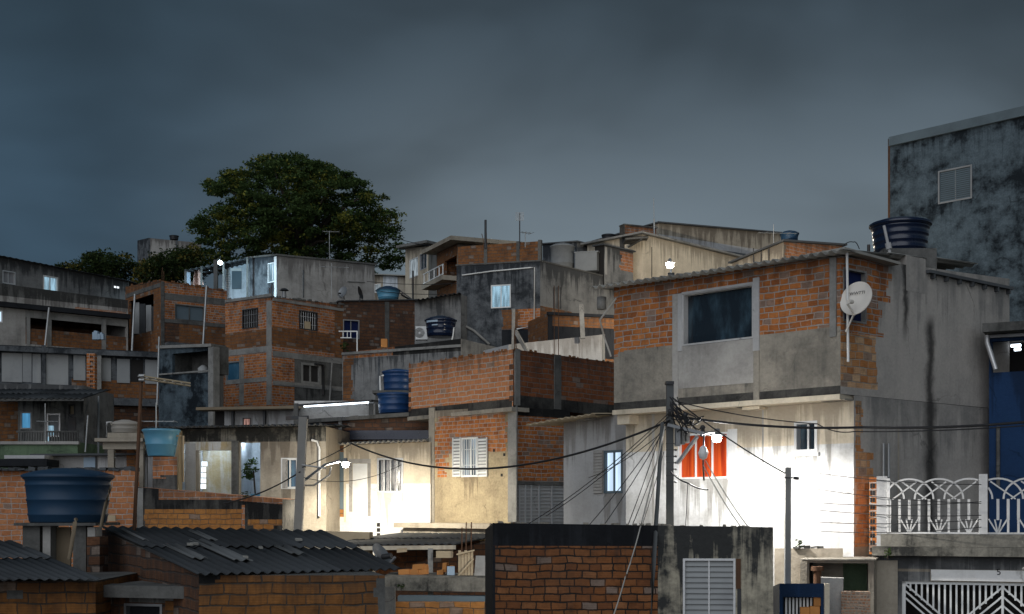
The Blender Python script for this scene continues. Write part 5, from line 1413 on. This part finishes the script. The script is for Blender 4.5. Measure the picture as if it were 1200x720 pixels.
mb = MB(); mb.tube([P(166, 441, 20.8), P(223, 449.5, 21.2)], .018, 6); mb.tube([P(166, 444, 20.8), P(223, 452.5, 21.2)], .018, 6); mb.build('boom', 'woodpale', t)
mb = MB()
for k in range(6): c = P(166 + k * 10, 442.5 + k * 1.6, 20.8 + k * .07); mb.tube([c + Vector((0, -.2, 0)), c + Vector((0, .2, 0))], .008, 4)
for y in (440.5, 445.5): mb.tube([P(163, y, 20.8), P(169, y, 20.8)], .03, 6)
mb.build('elements', 'steel', t)
antenna('short antenna with crossed elements above the light blue tank', 183, 472, 505, 36.4, .9, 3, 4, .3, r=.02, at=.33)
for lab, a, b, r_ in (('thin pale rod rising beside the green balcony', (103, 487, 40), (100, 530, 40), .025), ('grey pipe standing on the low pale shed', (115.5, 465, 48), (115, 535, 46), .04), ('thin pipe up the side of the grey tower', (186.5, 395, 51), (184, 475, 50), .035)):
    mb = MB(); mb.tube([P(*a), P(*b)], r_, 6); tag(mb.build('pipe', 'steel'), lab, 'pipe')

# ------------------------------------------------------------------ foreground left
tank('big dark blue water tank on a rough stand in the left foreground', 80, 549.5, 612.5, 19.6, 101, 'tank', 'same', .86, squat=.13, ribs=3)
t = thing('tank_stand', 'rough stand of boards and block piers under the big dark blue tank', 'tank stand', P(78, 690, 19.6))
mb = MB(); mb.bx(X(28, 19.4), X(122, 19.4), 19.0, 20.2, Z(616, 19.4), Z(612.8, 19.4)); mb.build('deck', 'concrete_dark', t)
for a, b, m in ((28, 48, 'concrete_dark'), (51.5, 60.5, 'greylight'), (87, 102, 'concrete_dark')):
    mb = MB(); mb.bx(X(a, 19.2), X(b, 19.2), 19.15, 19.5, Z(690, 19.2), Z(616.2, 19.2)); mb.build('pier', m, t)
mb = MB(); mb.bx(X(103, 19.1), X(112, 19.1), 19.08, 19.4, Z(629, 19.1), Z(618, 19.1)); mb.build('block', 'greylight', t)
mb = MB(); mb.bx(X(103, 19.1), X(118, 19.1), 19.05, 19.45, Z(690, 19.1), Z(629.2, 19.1)); mb.build('pier', 'brick_black', t)
mb = MB(); mb.bx(X(61, 19.3), X(80, 19.3), 19.4, 19.44, Z(690, 19.3), Z(618, 19.3)); mb.build('board', 'wood', t)
mb = MB(); mb.tube([P(89, 609, 18.6), P(88, 612, 18.5), P(83, 645, 18.5), P(81, 656, 18.5)], .03, 8); mb.build('pipe', 'wood', t)
mb = MB(); mb.tube([P(130, 571, 19.2), P(124, 590, 19.0), P(118, 618, 19.0)], .025, 6); mb.build('pipe', 'wood', t)

h = House('low brick house with a dark corrugated roof at the bottom left corner', [(-90, 16.5), (112, 16.6)], [682, 681], depth=2.6)
mb = MB(); corr(mb, P(-100, 679.5, 16.0), P(119, 680, 16.1) - P(-100, 679.5, 16.0), P(-230, 633, 20) - P(-100, 679.5, 16.0), p11=P(14, 634, 20), sheet_v=2.2, jit=.012, pitch=.125, amp=.017); mb.build('roof', 'roofdark', h.root)
h.strip(0, (8, 692, 27, 702), 'concrete_dark', 'cement_patch', .004)
h.done(['brick_front'])
h = House('brick passage between two low roofs with a dark doorway', [(112, 17.4), (237, 17.0)], [686, 686], depth=1.5)
h.win(0, (146, 708, 190, 790), 'blackpaint', 'greymetal', 0, rec=.08, fw=.03, name='door'); h.level(0, 118, 234, 684, .16, 'concrete_dark', 'lintel_slab', .35)
h.jag(0, (113, 696, 127, 800), 'concrete', .2, .0, .04); h.jag(0, (146, 698, 237, 708), 'concrete', .1, .2, .0); h.jag(0, (205, 700, 237, 800), 'concrete', .14, .1, 0); h.jag(0, (195, 704, 204, 760), 'brick_front', .15, .02, .02)
h.done(['brick_black'])
h = House('low orange brick house under a large dark corrugated roof in the foreground', [(119, 20.8), (233, 16.1), (451, 16.5)], [621, 674.5, 674.5])
mb = MB(); p00 = P(231, 673.5, 15.95); p10 = P(470, 667, 17.0); p01 = P(116, 617, 21); p11 = P(379, 622, 20)
corr(mb, p00, p10 - p00, p01 - p00, p11=p11, sheet_v=2.9, jit=.012, amp=.018, pitch=.13); mb.build('roof', 'roofdark', h.root)
bil = lambda f, g: p00.lerp(p10, f).lerp(p01.lerp(p11, f), g) + Vector((0, 0, .045))
mb = MB()
for f0, f1, g0, g1 in ((.10, .17, .22, .5), (.27, .36, .18, .62), (.36, .40, .62, .86), (.60, .66, .3, .5), (.05, .08, .6, .86)):
    q = bil(f0, g0); corr(mb, q, bil(f1, g0) - q, bil(f0, g1) - q, p11=bil(f1, g1), sheet_v=9, sheet_u=9, jit=0, amp=.018, pitch=.13)
mb.build('replacement_sheet', 'roofmid', h.root)
h.jag(1, (232, 674, 252, 684), 'mold', .06, 0, .1);
h.jag(1, (440, 678, 452, 800), 'concrete', .12, .04, 0)
h.done(['brick_black', 'brick_front'])  # left gable in near-black brick: its shade is put into the colour
mb = MB()
for f, g in ((.2, .47), (.22, .48), (.5, .4), (.75, .6), (.33, .2)):
    q = bil(f, g); mb.obox(q, (random.uniform(.04, .10), random.uniform(0, .05), 0), (-.03, .06, .01), (0, 0, .03))
tag(mb.build('roof_rubble', 'roof'), 'scattered broken pieces lying on the large dark roof', 'rubble')
dish('dark tilted satellite dish lying at the edge of the large dark roof', P(446, 652, 17.9), .19, (.75, -.35, .55), 'greymetal', True, [P(440, 662, 18), P(445, 653, 17.95)], curve=.2)

# clutter yard between the roofs and the dark house
t = thing('yard_canopy', 'patched canopy with a wavy edge over the cluttered yard', 'canopy', P(480, 720, 29))
mb = MB(); a, b = P(366, 640, 29.4), P(536, 638, 28.6); corr(mb, a, b - a, P(470, 625, 33.5) - a, p11=P(600, 626, 32.6), pitch=.18, amp=.02); mb.build('roof', 'roofdark', t)
mb = MB(); mb.obox(P(366, 645.5, 29.3), P(534, 644, 28.5) - P(366, 645.5, 29.3), (0, .1, 0), (0, 0, .09)); mb.build('fascia', 'cream', t)
for x, y1 in ((504.5, 676), (420, 690)):
    mb = MB(); mb.beam(P(x, y1 + 30, 28.5), P(x, 643, 28.5), .11, .11); mb.build('post', 'concrete', t)
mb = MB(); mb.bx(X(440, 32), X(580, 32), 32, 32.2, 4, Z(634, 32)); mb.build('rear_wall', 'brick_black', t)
mb, w = wall_box('x', 356, 31.6, 433, 31.2, 622, 624, 700, 'beige', .25); tag(mb.build('low_wall', 'woodpale'), 'low wall of pale sawn blocks before the cream house', 'wall')
mb = MB(); mb.obox(P(447, 692, 26.2), P(578, 694, 25.6) - P(447, 692, 26.2), (0, 2.2, 0), (0, 0, .27)); tag(mb.build('yard_slab', 'moldlight'), 'mossy concrete slab edge below the cluttered yard', 'slab')
mb, w = wall_box('x', 463, 25.4, 590, 25.2, 706, 706, 800, 'brick_low', .2); tag(mb.build('brick_wall', 'brick_low'), 'low orange brick wall under the mossy slab edge', 'wall')
mb = MB(); mb.bx(X(466, 25.6), X(575, 25.6), 25.6, 26, Z(705, 25.6), Z(699, 25.6)); tag(mb.build('water_pipe_bundle', 'greyblue'), 'bluish pipe bundle lying on the low orange wall', 'pipes')
mb = MB(); mb.beam(P(456, 790, 25.2), P(456, 688, 25.2), .24, .2); tag(mb.build('post', 'concrete_dark'), 'dark post under the left end of the mossy slab', 'post')
for lab, spots in (('stack of orange blocks piled left of the yard post', ((467, 674, .5), (478, 674, .5), (489, 674, .45), (483, 668, .5), (493, 668, .3))), ('loose orange blocks leaning right of the yard post', ((512, 675, .3), (518, 671, .2), (527, 674, .15)))):
    mb = MB()
    for x, y, wv in spots: mb.obox(P(x, y, 27.2), (wv * .45, -.04, random.uniform(0, .03)), (.03, .2, 0), (random.uniform(-.02, .02), 0, .11 if wv > .28 else .2))
    tag(mb.build('block_pile', 'orangeblock'), lab, 'block pile')
mb = MB(); mb.obox(P(524, 675, 27.0), (.16, -.02, 0), (0, .05, 0), (0, 0, .2)); tag(mb.build('plastic_board', 'bluecloth'), 'small pale blue board standing by the loose orange blocks', 'board')
t = thing('wooden_crate', 'tall crate of pale planks at the right of the yard', 'crate', P(545, 684, 27))
for k in range(5):
    mb = MB(); mb.obox(P(537 + k * 3.6, 682, 26.9), (.055, 0, 0), (0, .03, 0), (0, 0, .66 - .03 * (k % 2))); mb.build('plank', 'woodpale', t)
mb = MB(); mb.beam(P(535, 650, 26.85), P(556, 645, 26.85), .05, .03); mb.beam(P(536, 676, 26.85), P(555, 655, 26.85), .05, .03); mb.build('brace', 'woodpale', t)
mb = MB(); mb.obox(P(511, 654, 28.3), (.36, 0, .0), (0, .4, 0), (0, 0, .15)); tag(mb.build('carton', 'woodpale'), 'pale box hanging under the patched canopy', 'box')
mb = MB(); mb.obox(P(465, 648, 28.3), (.22, 0, .02), (0, .1, 0), (0, 0, .09)); tag(mb.build('carton', 'woodpale'), 'small scrap of board under the wavy canopy edge', 'board')
for x in (541, 546, 552):
    mb = MB(); mb.tube([P(x, 660, 28), P(x + .5, 612 + (x % 3) * 6, 28)], .014, 5); tag(mb.build('reinforcing_bar', 'rust'), 'thin rusty rods standing above the plank crate', 'bar', 'rusty rods above the crate')
mb = MB(); mb.obox(P(555, 684, 26.4), P(585, 684, 26.4) - P(555, 684, 26.4), (0, 1.6, .5), (0, 0, .02)); tag(mb.build('concrete_ramp', 'greylight'), 'pale sloping concrete patch beside the plank crate', 'ramp')

# ------------------------------------------------------------------ poles and lamps
t = thing('utility_pole', 'tall dark utility pole tangled with wires before the white wall', 'pole', P(785, 760, 22.10))
mb = MB(); mb.beam(P(785, 760, 22.10), P(785, 449, 22.10), .12, .12); mb.build('shaft', 'poledark', t)
mb = MB(); mb.bx(X(780.5, 22.00), X(790, 22.00), 22.00, 22.20, Z(451, 22.10), Z(447.5, 22.10)); mb.build('cap', 'darkmetal', t)
mb = MB()
for k in range(7): y = 520 + k * 7.5; mb.tube([P(780.5, y, 22.05), P(793, y, 22.05)], .012, 5); mb.tube([P(791, y - .6, 22.05), P(793, y + .6, 22.05)], .02, 5)
mb.build('step_bolt', 'darkmetal', t)
for a, b, y0, y1, m in ((791.5, 797, 499, 523, 'greymetal'), (798.5, 802.5, 501, 521, 'concrete'), (804, 808, 503, 519, 'greylight')):
    mb = MB(); mb.bx(X(a, 21.90), X(b, 21.90), 21.85, 22.05, Z(y1, 21.90), Z(y0, 21.90)); mb.build('meter_box', m, t)
mb = MB(); mb.beam(P(783, 498, 21.90), P(824, 508, 21.60), .06, .05); mb.build('cross_arm', 'greymetal', t)
mb = MB(); mb.beam(P(794, 543, 22.00), P(817, 512, 21.60), .05, .05); mb.build('brace', 'alu', t)
for x, y in ((785, 484), (803, 488), (805, 494), (823, 508), (823.5, 503)):
    mb = MB(); mb.lathe(P(x, y, 21.75), [(.001, -.06), (.05, -.05), (.03, 0), (.055, .02), (.03, .06), (.001, .07)], 10); mb.build('insulator', 'darkmetal', t)
mb = MB(); mb.tube([P(825, 508, 21.60), P(824, 545, 21.70), P(825, 563, 21.90)], .016, 6); mb.build('drop_tube', 'darkmetal', t)
mb = MB()
for k in range(16):
    a = P(788 + random.uniform(-3, 6), random.uniform(462, 486), 21.90); b = P(random.uniform(800, 826), random.uniform(486, 510), 21.70); m_ = a.lerp(b, .5) + Vector((random.uniform(-.2, .2), random.uniform(-.1, .1), -random.uniform(.02, .3)))
    mb.tube([a, a.lerp(m_, .5) + Vector((0, 0, -.03)), m_, m_.lerp(b, .5) + Vector((0, 0, -.03)), b], .011, 5)
mb.build('wire_tangle', 'rubber', t)
lamp('glaring street lamp on the tangled pole beside the orange curtain', P(840, 512, 22.3), [P(822, 509, 21.6), P(832, 506.5, 21.9), P(840, 507, 22.3)], 'lampwhite', 820, (1, .97, .92), arm_r=.025, radius=.08, bs=1.15, spot=((.05, .24, -1), 170, .35), stray=130)
mb = MB(); mb.lathe(P(824, 531, 21.6), [(.001, -.12), (.06, -.09), (.085, 0), (.05, .1), (.001, .13)], 12); tag(mb.build('plastic_bag', 'whiteplastic'), 'white plastic bag caught on the wires under the lamp', 'bag')
t = thing('utility_pole', 'plain grey concrete pole before the right end of the white wall', 'pole', P(923, 760, 21.4))
mb = MB(); mb.beam(P(922.5, 760, 21.4), P(923.2, 548, 21.4), .095, .095); mb.build('shaft', 'pole', t)
mb = MB(); mb.tube([P(919, 560, 21.3), P(935, 560.5, 21.2)], .012, 5); mb.tube([P(930, 560.5, 21.2), P(936, 561, 21.2)], .03, 6); mb.build('wire_clamp', 'darkmetal', t)
t = thing('utility_pole', 'grey concrete pole with a lamp bracket before the plaster house', 'pole', P(350, 700, 33))
mb = MB(); mb.beam(P(346, 700, 33), P(355.5, 489, 33), .21, .19); mb.build('shaft', 'pole', t)
mb = MB(); mb.beam(P(335, 490.5, 33), P(362, 489.5, 33), .06, .1); mb.build('top_bar', 'darkmetal', t)
mb = MB(); mb.tube([P(354, 545, 32.8), P(382, 549, 32.4)], .02, 5); mb.tube([P(352, 569, 33), P(368, 569, 33.4), P(386, 557, 34), P(388, 547, 34.2)], .025, 6); mb.build('bracket', 'alu', t)
lamp('white street lamp on a slanting arm before the cream house', P(405, 543, 35), [P(352, 567, 33.1), P(381, 545, 34), P(399, 540, 34.9)], 'lampwhite', 1000, (1, .91, .74), arm_r=.04, radius=.08, spot=((.30, .22, -1), 168, .4), stray=230, bs=1.35)
mb = MB(); mb.tube([P(760.5, 790, 19.3), P(766, 660, 19.3), P(776, 496, 21.7)], .04, 8, r2=.03); tag(mb.build('leaning_pole', 'poledark'), 'thin leaning pole crossing the front of the dark house', 'pole')

# ------------------------------------------------------------------ wires
cable('thick black cable sagging from the tangled pole to the left street lamp pole', [(785, 493, 21.90), (412, 520, 33)], .74, .022, n=30)
cable('thick black cable running right from the tangled pole across the big house', [(786, 487, 21.90), (1010, 501, 22), (1300, 484, 19)], .08, .022)
cable('slack wire below the thick black cable at right', [(790, 470, 21.90), (958, 497, 22.3), (1000, 506, 22), (1300, 490, 19)], .06, .010)
cable('straight wire from the tangled pole to the plain concrete pole', [(788, 466, 22.00), (922, 556, 21.4)], .06, .012)
for a, b, s in (((784, 484, 22.00), (600, 625, 24.5), .15), ((784, 488, 22.00), (640, 605, 25), .1), ((784, 492, 22.00), (668, 640, 24), .1), ((783, 495, 22.00), (690, 640, 21.5), .08), ((784, 500, 22.00), (690, 560, 27), .1)):
    cable('thin dark wires fanning down to the left from the tangled pole', [a, b], s, .008, group='wires fanning left of the tangled pole')
for a, b in (((777, 520, 21.90), (735, 630, 20.5)), ((778, 530, 21.90), (748, 630, 20.5)), ((775, 505, 21.90), (731, 628, 21))):
    cable('steep thin wires beside the leaning pole', [a, b], .04, .008, group='steep wires beside the leaning pole')
for a, b in (((824, 545, 21.5), (870, 620, 21.2)), ((827, 540, 21.5), (880, 622, 21.2))):
    cable('pale thin wires dropping in front of the white wall', [a, b], .05, .009, 'wirepale', group='pale drop wires')
cable('pale wire hanging down across the dark brick wall', [(779, 500, 21.5), (752, 612, 19.75), (733, 676, 19.5), (712, 740, 19.4)], .04, .012, 'wirepale')
cable('thin wire with knots left of the orange window', [(786, 553, 21.90), (806, 566, 21.60), (830, 574, 21.5)], .03, .014)
cable('hair-thin wire hanging below the tangled pole', [(806, 566, 21.60), (803, 625, 22.8)], .0, .007)
for y0, y1, a in ((555, 568, 960), (573, 590, 955), (590, 588, 965), (598, 604, 960), (612, 609, 957), (623, 618, 962)):
    cable('short wire stubs reaching over the balustrade end', [(a, y0, 22.9), (1150, y1, 21.6)], .05, .007, group='wires over the balustrade end')
cable('black cable dropping left from the lamp pole past the open rooms', [(352, 553, 32.9), (262, 590, 34)], .12, .02)
cable('thin wire from the lamp pole bracket to the wavy roof', [(354, 548, 32.9), (412, 520, 33)], .04, .012)
cable('thin wire looping below the lamp arm', [(356, 560, 32.8), (470, 545, 35.5)], .25, .008)
cable('thin wire across the cream upstairs wall on the hilltop', [(430, 330, 62), (540, 332, 60)], .1, .015)
cable('second thin wire lower across the hilltop cream house', [(440, 341, 62), (540, 344, 60)], .1, .015)
cable('faint wire crossing the sky right of the big tree', [(470, 281, 78), (560, 290, 70)], .2, .02)
cable('loose cable hanging from the corner of the big house roof', [(722, 350, 26.2), (703, 375, 26.4), (708, 395, 26.6), (716, 418, 26.5)], .0, .02, 'wirepale', n=4)
mb = MB(); mb.lathe(P(705, 354, 27), [(.001, -.16), (.1, -.16), (.1, .1), (.001, .12)], 12); tag(mb.build('hanging_lantern', 'concrete'), 'small pale lantern under the left end of the wavy roof', 'lantern')

# ------------------------------------------------------------------ chipped tops, starter bars and self-sown plants
def lumps(parent, pts, n, mat, s=.07):
    mb = MB(); L = [(Vector(a), Vector(b)) for a, b in zip(pts, pts[1:])]
    for k in range(n):
        a, b = random.choice(L); q = a.lerp(b, random.random()); d = (b - a).normalized(); w_ = random.uniform(.5, 2.2) * s
        mb.obox(q - d * w_ / 2 + Vector((0, -.05, -.03)), d * w_, Vector((random.uniform(-.02, .02), .12, 0)), (random.uniform(-.02, .02), 0, .03 + random.uniform(.1, .8) * s))
    tag(mb.build('mortar_lumps', mat, parent), kind='stuff')


def edge(H): return [(p.x, p.y, z) for p, z in zip(H.poly, H.zt)][:len(H.w) + 1]


lumps(h2.root, edge(h2), 40, 'brick_dark', .06); lumps(H17.root, edge(H17), 40, 'concrete_dark', .09); lumps(H16.root, edge(H16), 34, 'brick_dark', .1)
for spots in (((318, 349, 56), (320, 349, 56.2), (316, 349, 56.3)), ((190, 330, 62.6), (192, 330, 62.7)), ((567, 288, 56.6), (571, 288, 56.8)), ((603, 411, 35.9), (605.5, 411.5, 36))):
    for x, y, Y in spots:
        q = P(x, y, Y); mb = MB(); e = Vector((random.uniform(-.06, .06), random.uniform(-.05, .05), random.uniform(.35, .7)))
        mb.tube([q + Vector((0, 0, -.1)), q + e * .6, q + e + Vector((random.uniform(-.05, .05), 0, 0))], .016, 5)
        tag(mb.build('reinforcing_bar', 'rust'), 'short starter bars sticking up from house corner columns', 'bar', 'starter bars on house corners')
for k, (x, y, Y, s, lab) in enumerate(((1040, 655, 22.15, .12, 'tiny weed rooted under the balcony slab corner'), (936, 643, 22.8, .12, 'small weed on top of the beige yard wall'), (470, 692, 26, .1, 'little weed on the mossy slab edge'), (288, 585, 34.2, .16, 'weed growing on the mould-stained brick wall top'), (404, 413, 50, .25, 'scruffy plant on the broken brick parapet end'))):
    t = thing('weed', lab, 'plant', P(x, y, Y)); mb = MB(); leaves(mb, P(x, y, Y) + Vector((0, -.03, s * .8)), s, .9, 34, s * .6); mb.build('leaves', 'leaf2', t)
    mb = MB(); mb.tube([P(x, y, Y) - Vector((0, 0, .02)), P(x, y, Y) + Vector((.01, -.02, s * .9))], .008, 5); mb.build('stem', 'bark', t)
